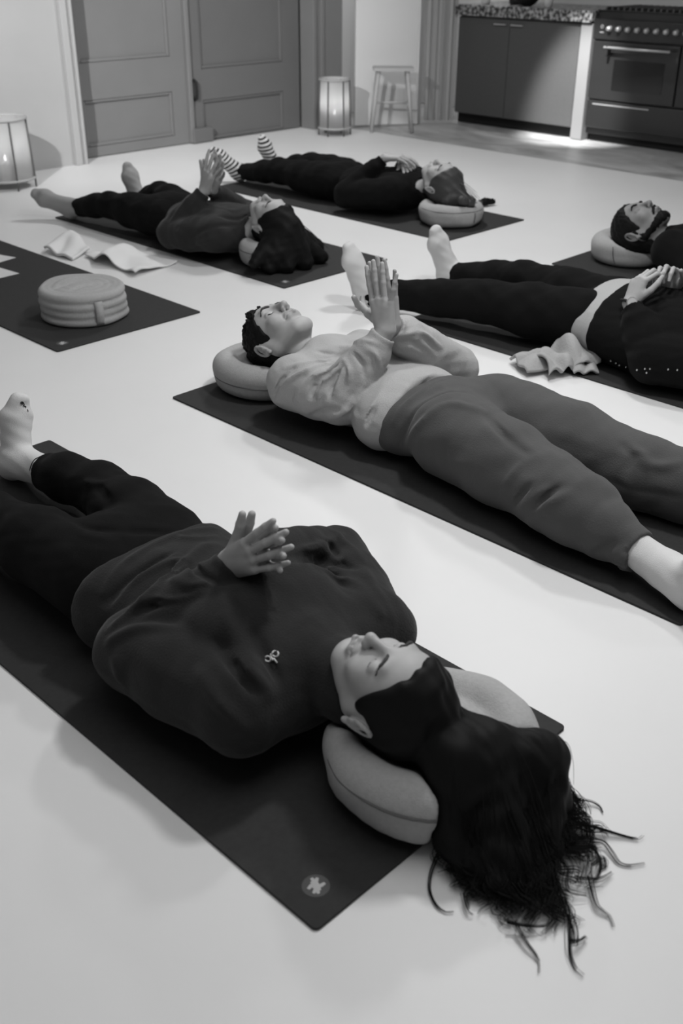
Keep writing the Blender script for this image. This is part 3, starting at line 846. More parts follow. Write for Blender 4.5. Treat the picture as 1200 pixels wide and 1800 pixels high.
# ------------------------------------------------------------------ B: the man in the grey sweatshirt
def person_B():
    J = joints(neck=(2.16, 2.245, .135), headc=(2.138, 2.400, .198), HR=frame((-.05, .985, -.03), (-.03, 0.05, 1)), hs=1.05,
               chest=(2.16, 2.08, .12), belly=(2.16, 1.86, .115), pelvis=(2.17, 1.68, .115),
               sh=[(2.01, 2.19, .135), (2.32, 2.20, .135)], el=[(2.02, 2.0, .135), (2.47, 1.95, .12)], wr=[(2.122, 1.925, .335), (2.170, 1.950, .335)],
               hip=[(2.07, 1.60, .125), (2.27, 1.60, .125)], kn=[(2.0, 1.24, .115), (2.285, 1.16, .098)], an=[(1.928, .835, .066), (2.36, .78, .068)],
               toe=[(-.25, -.35, .9), (.2, -.3, .95)])
    root = thing('person', (2.16, 1.7, MZ), 'man in light grey sweatshirt and grey joggers lying with palms pressed together', 'person')
    HC = [[(.02, .05, .04), (-.02, .04, .03), (.0, .05, .05), (-.05, .10, .08)], [(.02, .05, .04), (-.02, .04, .03), (.02, .06, .05), (.05, .10, .08)]]
    n0 = (.96, .25, -.12)
    hands = [(J['wr'][0], (.04, .26, .96), n0, 1, HC[0], (.07, .0, -.06, -.36), (.80, .50, .25, .25, .45), 1.02),
             (J['wr'][1], (-.02, .24, .97), (-.96, -.25, .1), -1, HC[1], (.04, -.02, -.07, -.22), (.78, .50, .25, .25, .45), 1.02)]
    P = make_body(root, J, M_skin, hands, .002, male=True)
    # curly hair
    H, Q = hair_cap(J, .007, .012)
    rs = np.random.RandomState(4); R = J['HR']
    for i in range(240):
        t = rs.uniform(-1.75, 1.75); h = rs.uniform(-.2, 1.15)
        d = nrm((math.sin(t)*math.cos(h), .25+math.sin(h)*.9, -math.cos(t)*math.cos(h)*.9+.30))
        if d[2] > .62 or d[1] < -.1: continue
        p = J['headc']+R@(np.array((0, .030, -.016))+d*np.array((.081, .097, .101)))
        H.ell(p, np.array((1, 1, 1))*rs.uniform(.007, .0135), None, .0025)
    for i in range(60):
        t = rs.uniform(-1, 1); p = Q(t*.060, .092+rs.uniform(-.014, .014)-abs(t)*.022, .055+rs.uniform(-.03, .014)); a0 = rs.uniform(0, 6.28); rr = rs.uniform(.006, .010); e1 = nrm(rs.normal(size=3)); e2 = nrm(np.cross(e1, rs.normal(size=3)))
        cl = [p+e1*rr*math.cos(a0+q)+e2*rr*math.sin(a0+q) for q in np.linspace(0, 4.6, 6)]
        for q in range(5): H.cap(cl[q], cl[q+1], .0040, .0032, .0015)
    H.noise(.0014, 55, 8)
    H.mesh('hair', M_hair, root, .0024)
    eyebrows(root, P, M_brow, J, .95); lashes(root, P, M_hair, J)
    # sweatshirt
    T = SDF()
    T.ell((2.16, 2.09, .125), (.185, .19, .122), None, .04).ell((2.16, 1.87, .118), (.168, .17, .108), None, .06)
    T.cap((2.01, 2.18, .135), (2.31, 2.19, .135), .085, .085, .05)
    T.cap((2.155, 2.20, .165), (2.155, 2.245, .150), .082, .070, .03)
    T.cap((2.05, 1.86, .10), (2.28, 1.86, .10), .085, .085, .04)
    a = sleeve(T, J['sh'][0], J['el'][0], J['wr'][0], [.088, .084, .076, .068, .056], .040)
    b = sleeve(T, J['sh'][1], J['el'][1], J['wr'][1], [.088, .088, .080, .070, .060], .042)
    T.plane((0, -1, 0.10), (2.16, 1.795, .12), .012)
    T.join(a, .006).join(b, .006)
    T.cap(J['neck']-A3(0, .02, 0), J['headc']-J['HR'][:, 1]*.03-J['HR'][:, 2]*.01, .060, .062, .006, True)   # neckline
    T.noise(.002, 8, 2, (1, 1.4, 1)).noise(.0008, 22, 5, (1, 1.6, 1))
    for px, w, h in [([(500, 648), (540, 640), (590, 632)], .010, .008), ([(500, 672), (540, 652), (590, 636)], .010, .008), ([(520, 700), (545, 668), (590, 640)], .011, .009),
                     ([(545, 700), (556, 672), (592, 645)], .010, -.009), ([(560, 705), (572, 672), (596, 646)], .010, .010), ([(578, 700), (584, 672), (600, 648)], .009, -.009),
                     ([(590, 690), (598, 668), (606, 646)], .009, .009), ([(604, 632), (614, 650), (612, 672)], .008, .008), ([(620, 620), (636, 640), (640, 664)], .009, -.006),
                     ([(640, 606), (662, 626), (668, 650)], .009, .006), ([(600, 610), (640, 600), (680, 612)], .010, .005), ([(480, 700), (500, 660), (520, 645)], .008, -.006),
                     ([(662, 760), (700, 700), (745, 650)], .012, .006), ([(640, 760), (655, 715), (700, 655)], .012, .005), ([(690, 740), (720, 700), (765, 662)], .012, -.005),
                     ([(700, 600), (730, 605), (760, 630)], .010, -.006), ([(705, 590), (740, 585), (775, 610)], .010, .006), ([(735, 560), (745, 590), (770, 620)], .009, -.005),
                     ([(580, 735), (610, 720), (640, 680)], .012, .006), ([(540, 735), (570, 720), (600, 722)], .010, -.006), ([(520, 610), (555, 618), (590, 622)], .010, -.005),
                     ([(615, 780), (640, 750), (660, 715)], .010, -.008), ([(570, 765), (600, 755), (630, 735)], .010, .007), ([(560, 745), (575, 760), (590, 770)], .01, -.007)]:
        T.fold(px, w*.8, h*1.5)
    T.floor(MZ, .01)
    T.mesh('sweatshirt', M_swB, root, .0040)
    # joggers
    K = SDF()
    K.ell((2.17, 1.68, .118), (.182, .175, .118), None, .05).cap((2.06, 1.80, .10), (2.27, 1.80, .10), .082, .082, .05)
    for i in (0, 1):
        h, k, a_ = J['hip'][i], J['kn'][i], J['an'][i]
        L = SDF(); md = k*.45+a_*.55+A3(0, 0, .006); g_ = .11 if i == 0 else 0; cf = along(k, a_, .035+g_); cf1 = along(k, a_, .062+g_); cf0 = along(k, a_, .12+g_)
        md = (k+cf0)/2+A3(0, 0, .004)
        L.chain([h+A3(0, .02, 0), h*.5+k*.5+A3(0, 0, .004), k, md, cf0], [.122, .112, .094, .090, .070], .03).cap(cf0, cf1, .074, .055, .012).cap(cf1, cf, .054, .053, .008)
        d = nrm(a_-k); L.ell(cf+d*.102, (.10, .10, .10), None, .005, True)
        K.join(L, .02)
    K.noise(.0025, 6, 12, (1, 1.5, 1)).noise(.0008, 20, 13, (1, 1.4, 1))
    for px, w, h in [([(700, 790), (720, 740), (760, 700), (820, 690)], .010, -.010), ([(715, 800), (735, 750), (790, 712), (850, 725)], .012, .009), ([(850, 725), (880, 760), (930, 800)], .012, -.012),
                     ([(880, 940), (900, 890), (935, 850)], .010, -.012), ([(895, 945), (915, 895), (960, 860)], .012, .012), ([(905, 930), (940, 890), (985, 855)], .010, -.013),
                     ([(930, 925), (960, 890), (1000, 868)], .012, .010), ([(700, 850), (730, 820), (745, 780)], .012, .006), ([(770, 860), (785, 820), (780, 780)], .012, -.006),
                     ([(960, 990), (1040, 975), (1085, 955)], .012, -.010), ([(945, 960), (1000, 975), (1080, 945)], .012, .008), ([(1000, 930), (1050, 960), (1090, 950)], .014, -.006),
                     ([(860, 900), (890, 850), (920, 815)], .012, .007), ([(1090, 780), (1110, 800), (1100, 830)], .012, -.008), ([(1110, 790), (1130, 800), (1140, 830)], .012, .008),
                     ([(1000, 800), (1080, 850), (1200, 875)], .010, -.006), ([(1125, 810), (1160, 820), (1200, 815)], .014, .008),
                     ([(690, 745), (720, 705), (780, 668), (840, 660)], .008, .007)]:
        K.fold(px, w*1.0, h*(1.2 if h > 0 else .75))
    for q in range(9):
        t = q/8; u, v = 1126-34*t, 974+42*t; K.fold([(u-6, v-2), (u-15, v-8+2*t), (u-26, v-14+6*t)], .0036, .0042, False)
    K.floor(MZ, .01)
    K.mesh('joggers', M_trB, root, .0045)
    feet(root, J, M_white, (0, 1), .005, cuff=.17)
    J['dent'] = [head_only(J), H, T]
    return J, P
# ------------------------------------------------------------------ A: the woman in the foreground
def strands(name, m, parent, paths, r0=.0016, r1=.0004, n=5):
    """many hair strands in one mesh; paths = list of (k,3) arrays"""
    V = []; F = []; base = 0
    for P in paths:
        P = resample(P); mm = len(P); T = np.gradient(P, axis=0); T /= np.linalg.norm(T, axis=1)[:, None]+1e-9
        a = np.cross(T, (0.3, 0.2, 1.0)); a /= np.linalg.norm(a, axis=1)[:, None]+1e-9; b = np.cross(T, a)
        rad = np.linspace(1, 0, mm)**.6*(r0-r1)+r1
        for k in range(n):
            t = 2*math.pi*k/n; V.append(P+rad[:, None]*(a*math.cos(t)+b*math.sin(t)))
        for k in range(n):
            k2 = (k+1) % n; i = np.arange(mm-1)
            F.append(np.stack([base+k*mm+i, base+k2*mm+i, base+k2*mm+i+1, base+k*mm+i+1], 1))
        base += n*mm
    return link_mesh(name, np_mesh(name, np.concatenate(V), np.concatenate(F)), m, parent)
def person_A():
    J = joints(neck=(1.06, 1.085, .140), headc=(1.050, .918, .202), HR=frame((.03, -.96, .18), (-.05, .2, 1)), hs=.96,
               chest=(1.065, 1.24, .12), belly=(1.065, 1.48, .115), pelvis=(1.065, 1.70, .11),
               sh=[(.905, 1.145, .135), (1.225, 1.135, .14)], el=[(.875, 1.415, .125), (1.375, 1.375, .135)], wr=[(1.055, 1.345, .268), (1.092, 1.35, .268)],
               hip=[(.97, 1.70, .12), (1.155, 1.70, .12)], kn=[(.95, 2.10, .11), (1.215, 2.05, .115)], an=[(.93, 2.47, .07), (1.198, 2.43, .062)],
               toe=[(-.15, .1, 1), (.26, -.03, .96)], nk=.92)
    root = thing('person', (1.06, 1.6, MZ), 'woman in charcoal sweatshirt lying in the foreground, long dark hair spilling onto the floor', 'person')
    HC = [[(.10, .12, .10), (.12, .15, .1), (.14, .18, .12), (.16, .22, .15)]]*2
    hands = [(J['wr'][0], (.02, -.80, .60), (1, .05, .02), 1, HC[0], (.15, .03, -.08, -.20), (.50, .85, .02, -.05, -.05), .95),
             (J['wr'][1], (-.02, -.84, .56), (-1, .05, 0), -1, HC[1], (.08, .0, -.10, -.22), (.45, .86, .05, -.05, -.05), .95)]
    P = make_body(root, J, M_skin, hands, .002, smile=.0025)
    H, Q = hair_cap(J, .010, .012, .008)
    hp = [at(800, 1335, .150), at(850, 1322, .140), at(945, 1335, .112)]
    for h_, r in zip(hp, (.036, .040, .034)): H.cap(Q(-.015, .045, -.068), h_, .048, r, .025)
    ends = [(at(790, 1470, .035), .030), (at(820, 1515, .025), .026), (at(870, 1550, .020), .022), (at(930, 1545, .020), .022), (at(965, 1490, .024), .024), (at(970, 1410, .045), .030)]
    src = (hp[0], hp[0], hp[1], hp[1], hp[2], hp[2])
    for (e, r), q in zip(ends, src): H.cap(q, e, .040, r, .035)
    H.cap(hp[0], hp[2], .036, .032, .03)
    H.noise(.0025, 22, 3, (1, 3, 1)).floor(.001, .006)
    hm = H.mesh('hair', M_hair, root, .004)
    rs = np.random.RandomState(11); paths = []
    up_ = A3(0, 0, 1)
    def lock(pts, nst, spread_, wav, tip=.25):
        """a wavy lock: strands that run together and close up towards the tip"""
        G = resample(np.array(pts)); G = resample(G[::2]) if len(G) > 40 else G; mm = len(G); u = np.linspace(0, 1, mm)
        T_ = np.gradient(G, axis=0); T_ /= np.linalg.norm(T_, axis=1)[:, None]+1e-9; sd = np.cross(T_, up_); sd /= np.linalg.norm(sd, axis=1)[:, None]+1e-9
        for j in range(nst):
            a0, a1 = rs.normal(), abs(rs.normal()); ph, am = rs.normal()*.5, wav*rs.uniform(.7, 1.3)
            off = spread_*(1-u*(1-tip))
            Z = G+sd*(a0*off+am*np.sin(ph+u*rs.uniform(7.5, 8.5))*u)[:, None]+up_*(a1*off*.5)[:, None]
            Z[:, 2] = np.maximum(Z[:, 2], .0018); cut = int(mm*rs.uniform(.72, 1.0)); paths.append(Z[:max(cut, 5):2])
    s0 = [at(u, v, z) for u, v, z in ((775, 1430, .06), (785, 1490, .035), (825, 1520, .03), (870, 1550, .025), (920, 1552, .025), (955, 1520, .03), (975, 1470, .035), (975, 1400, .055), (960, 1340, .08))]
    s1 = [at(u, v, .004) for u, v in ((770, 1540), (800, 1575), (845, 1605), (895, 1635), (965, 1660), (1020, 1640), (1065, 1560), (1085, 1480), (1030, 1420))]
    for i in range(76):
        t = min(rs.beta(1.5, 1.0), .999)*8; a = int(t); fr = t-a
        p0 = s0[a]*(1-fr)+s0[a+1]*fr; p1 = s1[a]*(1-fr)+s1[a+1]*fr; d = p1-p0; ln = rs.uniform(.45, 1.0); sd = nrm(np.cross(d, up_))
        am = rs.uniform(.007, .020); ph = rs.rand()*6.28; fq = rs.uniform(1.1, 2.0); q = hp[min(a//3, 2)]*.45+p0*.55+rs.normal(size=3)*.012+up_*.012
        pts = [q]
        for k in range(8):
            u = k/7; w = p0+d*ln*u+sd*am*math.sin(ph+fq*6.28*u)*(.35+u); w[2] = max(.003, p0[2]*(1-u)**1.5+.004+.012*(1-u)*abs(math.sin(ph+u*5))); pts.append(w)
        lock(pts, 15, .0075, .003, .55)
    for px in ([(775, 1490), (758, 1530), (754, 1565), (765, 1592), (785, 1604), (806, 1598)], [(815, 1570), (822, 1600), (840, 1612)], [(900, 1620), (925, 1660), (944, 1690), (946, 1728)],
               [(985, 1570), (1000, 1620), (1000, 1675), (1012, 1705), (1038, 1722)], [(1000, 1655), (1020, 1652), (1036, 1640)], [(1035, 1540), (1048, 1590), (1070, 1612), (1084, 1645)],
               [(980, 1412), (1025, 1407), (1052, 1418), (1064, 1438)], [(990, 1440), (1055, 1457), (1098, 1470), (1120, 1474), (1132, 1460)], [(1000, 1480), (1058, 1480), (1085, 1515), (1110, 1522), (1152, 1512)],
               [(1010, 1545), (1055, 1546), (1090, 1522)], [(962, 1308), (980, 1340), (988, 1382)], [(956, 1310), (972, 1345), (968, 1375)], [(995, 1500), (1038, 1490), (1055, 1520), (1042, 1550), (1015, 1572)],
               [(985, 1580), (1005, 1620), (1010, 1655), (990, 1640)], [(890, 1620), (955, 1628), (985, 1600)], [(1040, 1520), (1060, 1508), (1062, 1524), (1046, 1532)], [(1000, 1455), (1040, 1462), (1030, 1495), (1060, 1500)]):
        lock([at(u, v, .0035+.012*max(0, 1-i/2)) for i, (u, v) in enumerate(px)], 9, .0034, .0018, .35)
    for i in range(170):
        j = rs.randint(6); e, r = ends[j]; a0 = Q(rs.uniform(-.05, .05), .045+rs.uniform(-.03, .02), -.085); m1 = src[j]
        o_ = rs.normal(size=3)*.017; o_[2] = abs(o_[2])*.3
        paths.append(np.array([a0, (a0+m1)/2+o_*.6+A3(0, 0, .012), m1+o_*.8+A3(0, 0, .030), (m1+e)/2+o_+A3(0, 0, .034), e+o_*.8+A3(0, 0, .024)]))
    strands('hair_strands', M_hair, root, paths, .00058, .00025)
    eyebrows(root, P, M_brow, J, .8); lashes(root, P, M_brow, J)
    # sweatshirt
    T = SDF()
    T.ell((1.065, 1.24, .125), (.185, .19, .118), None, .05).ell((1.065, 1.48, .12), (.175, .20, .112), None, .08)
    for s in (-1, 1): T.ell((1.065+s*.078, 1.275, .185), (.085, .10, .075), None, .05)
    T.cap((.90, 1.135, .13), (1.23, 1.125, .135), .082, .082, .05)
    T.cap((1.06, 1.12, .150), (1.058, 1.06, .165), .085, .066, .025)
    T.cap((1.06, 1.08, .155), (1.052, 1.015, .166), .074, .070, .012)
    T.cap((.96, 1.60, .10), (1.17, 1.60, .10), .10, .10, .05)
    T.plane((.05, 1, .12), (1.06, 1.625, .12), .012)
    T.join(sleeve(T, J['sh'][0], J['el'][0], J['wr'][0], [.085, .086, .078, .066, .052], .036, .010), .016)
    T.join(sleeve(T, J['sh'][1], J['el'][1], J['wr'][1], [.080, .076, .068, .066, .056], .038, .018), .016)
    T.cap(J['neck']-A3(0, .01, 0), J['headc']-J['HR'][:, 1]*.03-J['HR'][:, 2]*.01, .052, .058, .006, True)
    T.noise(.002, 7, 21, (1, 1.4, 1)).noise(.0008, 20, 22, (1, 1.4, 1))
    for px, w, h in [([(195, 1105), (270, 1040), (345, 975), (368, 958)], .012, .010), ([(190, 1130), (240, 1108), (310, 1108)], .012, .011), ([(215, 1090), (270, 1062), (330, 1050)], .011, -.010), ([(205, 1150), (215, 1200), (240, 1260)], .014, .010),
                     ([(260, 1055), (320, 1055), (360, 1040)], .011, .010), ([(300, 1020), (340, 1030), (372, 1022)], .010, .008), ([(330, 985), (350, 1005), (385, 1025)], .009, -.008),
                     ([(185, 1040), (230, 985), (320, 940), (380, 932)], .010, .008), ([(190, 1060), (240, 1010), (300, 975)], .010, -.009), ([(210, 1050), (250, 1015), (300, 990), (330, 985)], .010, .008), ([(310, 945), (350, 950), (380, 945)], .010, .007),
                     ([(395, 1085), (425, 1140), (440, 1180), (470, 1215)], .014, .011), ([(380, 1130), (410, 1170), (450, 1220)], .013, -.010), ([(440, 1100), (465, 1150), (490, 1200)], .012, -.007),
                     ([(480, 985), (520, 970), (560, 960), (600, 940)], .010, .008), ([(520, 990), (570, 985), (620, 1000)], .012, -.010), ([(585, 935), (600, 950), (640, 990)], .010, .007), ([(560, 1000), (620, 1030), (670, 1080)], .012, .008),
                     ([(560, 950), (585, 965), (600, 985)], .009, -.006), ([(470, 1010), (540, 985), (600, 1010), (670, 1080)], .012, .006), ([(640, 1000), (660, 1040), (690, 1090)], .010, .006), ([(350, 1180), (390, 1240), (440, 1290)], .014, .008)]:
        T.fold(px, w*.9, h*1.4)
    T.floor(MZ, .01)
    sw = T.mesh('sweatshirt', M_swA, root, .0042)
    # embroidered mark on the chest
    M_emb = mat('embroidery thread', .62, .7)
    def emb(name, pxs, r):
        S3 = T.surf(pxs)
        if len(S3) > 1: MB().tube(resample(S3)+A3(-.0012, -.0012, .0022), r, 6).build(name, M_emb, sw, True)
    def ringpx(cx, cy, a, b, rot): return [(cx+a*math.cos(t)*math.cos(rot)-b*math.sin(t)*math.sin(rot), cy+a*math.cos(t)*math.sin(rot)+b*math.sin(t)*math.cos(rot)) for t in np.linspace(0, 6.283, 11)]
    emb('embroidered_ring', ringpx(471, 1159, 5.2, 4.6, .3), .0017)
    emb('embroidered_ring', ringpx(484, 1150, 5.4, 5.0, .3), .0017)
    emb('embroidered_stroke', [(476, 1150), (477, 1156), (480, 1161)], .0017)
    emb('embroidered_stroke', [(481, 1158), (484, 1162), (487, 1166)], .0015)
    # leggings
    K = SDF()
    K.ell((1.065, 1.71, .115), (.168, .165, .110), None, .05).cap((.99, 1.62, .11), (1.14, 1.62, .11), .085, .085, .05)
    for i in (0, 1):
        h, k, a_ = J['hip'][i], J['kn'][i], J['an'][i]; L = SDF()
        d = nrm(a_-k); L.chain([h, h*.5+k*.5, k, k*.62+a_*.38, a_-d*.11], [.100, .086, .064, .060, .050], .03)
        L.ell(a_-d*.062, (.10, .10, .10), None, .004, True); K.join(L, .02)
    K.noise(.0016, 7, 31).noise(.0007, 22, 32)
    for px, w, h in [([(150, 845), (165, 852), (185, 850)], .010, .009), ([(165, 850), (185, 870), (190, 900)], .012, -.008), ([(110, 905), (150, 925), (210, 935)], .012, -.008), ([(60, 850), (70, 880), (100, 900)], .01, .006), ([(220, 935), (300, 940), (360, 920)], .013, -.007), ([(100, 880), (130, 930), (200, 950)], .012, .005)]:
        K.fold(px, w, h)
    K.floor(MZ, .01)
    K.mesh('leggings', M_black, root, .0048)
    fs = feet(root, J, M_white, (1,), .0062, cuff=.19, sc=.90)
    o, B, r = fs[0]
    for px in ([(52, 828), (56, 816), (62, 808), (69, 804)],):
        S3 = B.surf(px)
        if len(S3) > 1:
            S3 = resample(S3); MB().tube(S3+A3(-.0012, -.0012, .0010), np.interp(np.linspace(0, 1, len(S3)), [0, .25, .8, 1], [.0006, .0016, .0024, .0008]), 6).build('swoosh', M_ink, o, True)
    for px in (ringpx(39, 708, 1.8, 1.8, 0), [(41, 707), (43, 711), (42, 713), (46, 715), (45, 718), (48, 719), (50, 723)]):
        S3 = B.surf(px)
        if len(S3) > 1: MB().tube(resample(S3)+A3(-.0016, -.0016, .0008), .0013, 6).build('toe_print', M_ink, o, True)
    feet(root, J, M_white, (0,), .0055, cuff=.105)
    J['dent'] = [head_only(J), H, T]
    return J, P
# ------------------------------------------------------------------ the four people further back
def dressed(root, J, mt, ml, ms, hands, chest, belly, hip_r, arm, legs, hem, seeds, cuffr=.036, foot_g=.004, f=.0032, male=False, top='sweater', low='leggings', folds=(), lfolds=(), cuffgap=.022, skin=None, hemk=.012, step=.006, collar=.012):
    P = make_body(root, J, skin or M_skin, hands, f, male=male)
    s = 1 if J['headc'][1] > J['pelvis'][1] else -1          # direction of the head along Y
    T = SDF(); c0, b0 = J['chest'], J['belly']
    T.ell(c0+A3(0, 0, .005), chest, None, .05).ell(b0, belly, None, .07)
    T.cap(J['sh'][0], J['sh'][1], .080, .080, .05)
    T.cap(J['neck']-A3(0, s*.04, -.02), J['neck']+A3(0, s*.01, .012), .078, .064, .03).cap(J['neck'], J['neck']+A3(0, s*collar, .018), .070, .066, .012)
    T.plane((0, -s, .1), (b0[0], hem, .12), hemk)
    for i in (0, 1): T.join(sleeve(T, J['sh'][i], J['el'][i], J['wr'][i], arm, cuffr, cuffgap), .016)
    T.cap(J['neck']-A3(0, s*.01, 0), J['headc']-J['HR'][:, 1]*.03-J['HR'][:, 2]*.01, .055, .058, .006, True)
    T.noise(.0025, 7, seeds, (1, 1.4, 1)).noise(.0011, 20, seeds+1, (1, 1.4, 1))
    for px, w, h in folds: T.fold(px, w, h)
    T.floor(MZ, .01); sw = T.mesh(top, mt, root, step)
    K = SDF(); p0 = J['pelvis']
    K.ell(p0+A3(0, 0, .005), (hip_r, .165, hip_r*.66), None, .05).cap(J['hip'][0]+A3(0, s*.09, 0), J['hip'][1]+A3(0, s*.09, 0), .078, .078, .05)
    for i in (0, 1):
        h, k, a_ = J['hip'][i], J['kn'][i], J['an'][i]; L = SDF()
        d = nrm(a_-k); L.chain([h, h*.5+k*.5, k, k*.62+a_*.38, a_-d*.02], legs, .03)
        L.ell(a_+d*.105, (.10, .10, .10), None, .004, True); K.join(L, .018)
    K.noise(.0025, 7, seeds+3).noise(.001, 20, seeds+4)
    for px, w, h in lfolds: K.fold(px, w, h)
    K.floor(MZ, .01); lg = K.mesh(low, ml, root, step)
    fs = feet(root, J, ms, (0, 1), foot_g, cuff=.08, k=.025)
    return P, T, fs, sw, lg
def long_hair(J, root, m, masses, nst, seed, thick=.010, front=.006, step=.0045, w=.018):
    H, Q = hair_cap(J, thick, .012, front)
    for a, b, ra, rb in masses: H.cap(a(Q) if callable(a) else a, b, ra, rb, .03)
    H.noise(.0025, 20, seed, (1, 2.5, 1)).floor(MZ, .006); H.mesh('hair', m, root, step)
    rs = np.random.RandomState(seed); paths = []
    for i in range(nst):
        a, b, ra, rb = masses[rs.randint(len(masses))]; a = a(Q) if callable(a) else a
        o_ = rs.normal(size=3)*w; o_[2] = abs(o_[2])
        mid = (a+b)/2+o_*.7+A3(0, 0, max(ra, rb)*.62); e = b+o_*1.1+(b-a)*rs.uniform(0, .12); e[2] = max(e[2], MZ+.002)
        paths.append(np.array([a+o_*.4+A3(0, 0, ra*.7), mid, e]))
    strands('hair_strands', m, root, paths, .0016, .0006)
    return H, Q
HSTEEP = [(.08, .10, .08), (.08, .12, .08), (.10, .14, .10), (.12, .16, .12)]
M_swD = mat('dark grey knit', .030, .95, bump=.35, bscale=200, sheen=.12, spec=.1)
M_sockD = mat('grey sock knit', .36, .9, bump=.3, bscale=420)
M_hairE = mat('mid brown hair', .055, .5, spec=.35)
def striped():
    m = mat('striped sock knit', .5, .9); nt = m.node_tree; b = nt.nodes['Principled BSDF']
    at_ = nt.nodes.new('ShaderNodeAttribute'); at_.attribute_name = 'stripe'
    mt = nt.nodes.new('ShaderNodeMath'); mt.operation = 'FRACT'; cmp_ = nt.nodes.new('ShaderNodeMath'); cmp_.operation = 'GREATER_THAN'; cmp_.inputs[1].default_value = .52
    mx_ = nt.nodes.new('ShaderNodeMix'); mx_.data_type = 'RGBA'; mx_.inputs['A'].default_value = (.60, .60, .60, 1); mx_.inputs['B'].default_value = (.02, .02, .02, 1)
    nt.links.new(at_.outputs['Fac'], mt.inputs[0]); nt.links.new(mt.outputs[0], cmp_.inputs[0]); nt.links.new(cmp_.outputs[0], mx_.inputs['Factor']); nt.links.new(mx_.outputs['Result'], b.inputs['Base Color'])
    return m
def person_D():
    J = joints(neck=(3.15, 3.735, .130), headc=(3.16, 3.575, .205), HR=frame((.02, -.985, .05), (-.06, .08, 1)), hs=1.0, nk=.9,
               chest=(3.15, 3.87, .12), belly=(3.15, 4.09, .112), pelvis=(3.15, 4.34, .108),
               sh=[(3.00, 3.79, .135), (3.30, 3.79, .135)], el=[(2.955, 4.055, .10), (3.39, 4.03, .12)], wr=[(3.105, 3.985, .285), (3.150, 3.985, .285)],
               hip=[(3.06, 4.36, .115), (3.24, 4.36, .115)], kn=[(3.03, 4.66, .125), (3.29, 4.60, .15)], an=[(2.985, 4.97, .068), (3.34, 4.86, .068)],
               toe=[(-.62, .80, .42), (-.05, .20, .75)])
    root = thing('person', (3.15, 4.2, MZ), 'woman in dark grey sweater and grey socks, dark hair spread over a small pale cushion', 'person')
    C1 = [(.12, .14, .12), (.12, .15, .12), (.14, .16, .12), (.16, .2, .15)]
    hands = [(J['wr'][0], (.10, -.34, .93), (1, .1, -.06), 1, C1, (.26, .08, -.10, -.28), (.50, .80, .1, -.1, -.1)),
             (J['wr'][1], (.05, -.52, .85), (-1, .1, 0), -1, C1, (.2, .02, -.16, -.34), (.75, .62, .1, -.1, -.1))]
    fo = [([(300, 390), (330, 350), (370, 340)], .010, .010), ([(310, 405), (340, 370), (350, 350)], .010, -.009), ([(320, 440), (370, 420), (440, 390)], .012, .009), ([(380, 380), (420, 385), (450, 372)], .010, -.008), ([(372, 362), (410, 372), (448, 362)], .010, .008), ([(330, 420), (370, 400), (420, 395)], .010, -.008), ([(295, 360), (320, 340), (350, 335)], .009, .008)]
    P, T, fs, sw, lg = dressed(root, J, M_swD, M_black, M_sockD, hands, (.172, .175, .110), (.160, .20, .104), .158, [.078, .078, .070, .060, .050], [.098, .084, .064, .058, .042], 4.30, 41, cuffr=.036, collar=.03, folds=fo)
    cc = at(575, 462, .012); 
    q1 = lambda Q: Q(0, .05, -.04)
    q2 = lambda Q: Q(0, .09, -.03)
    ms = [(q1, at(562, 452, .035), .065, .036), (q2, at(535, 462, .035), .062, .040), (q1, at(505, 466, .040), .062, .040), (q2, at(475, 468, .040), .060, .036), (q1, at(448, 462, .065), .058, .028), (q2, at(555, 436, .05), .06, .040), (q2, at(520, 440, .08), .06, .05), (q1, at(485, 445, .09), .06, .045)]
    H, Q = long_hair(J, root, M_hair, ms, 120, 45)
    eyebrows(root, P, M_brow, J, .9)
    er = SDF(); e = P(-.084, -.030, -.012); er.ell(e, (.004, .008, .006)); er.mesh('earring', M_steel2, root, .0015)
    return J, [head_only(J), H, T]
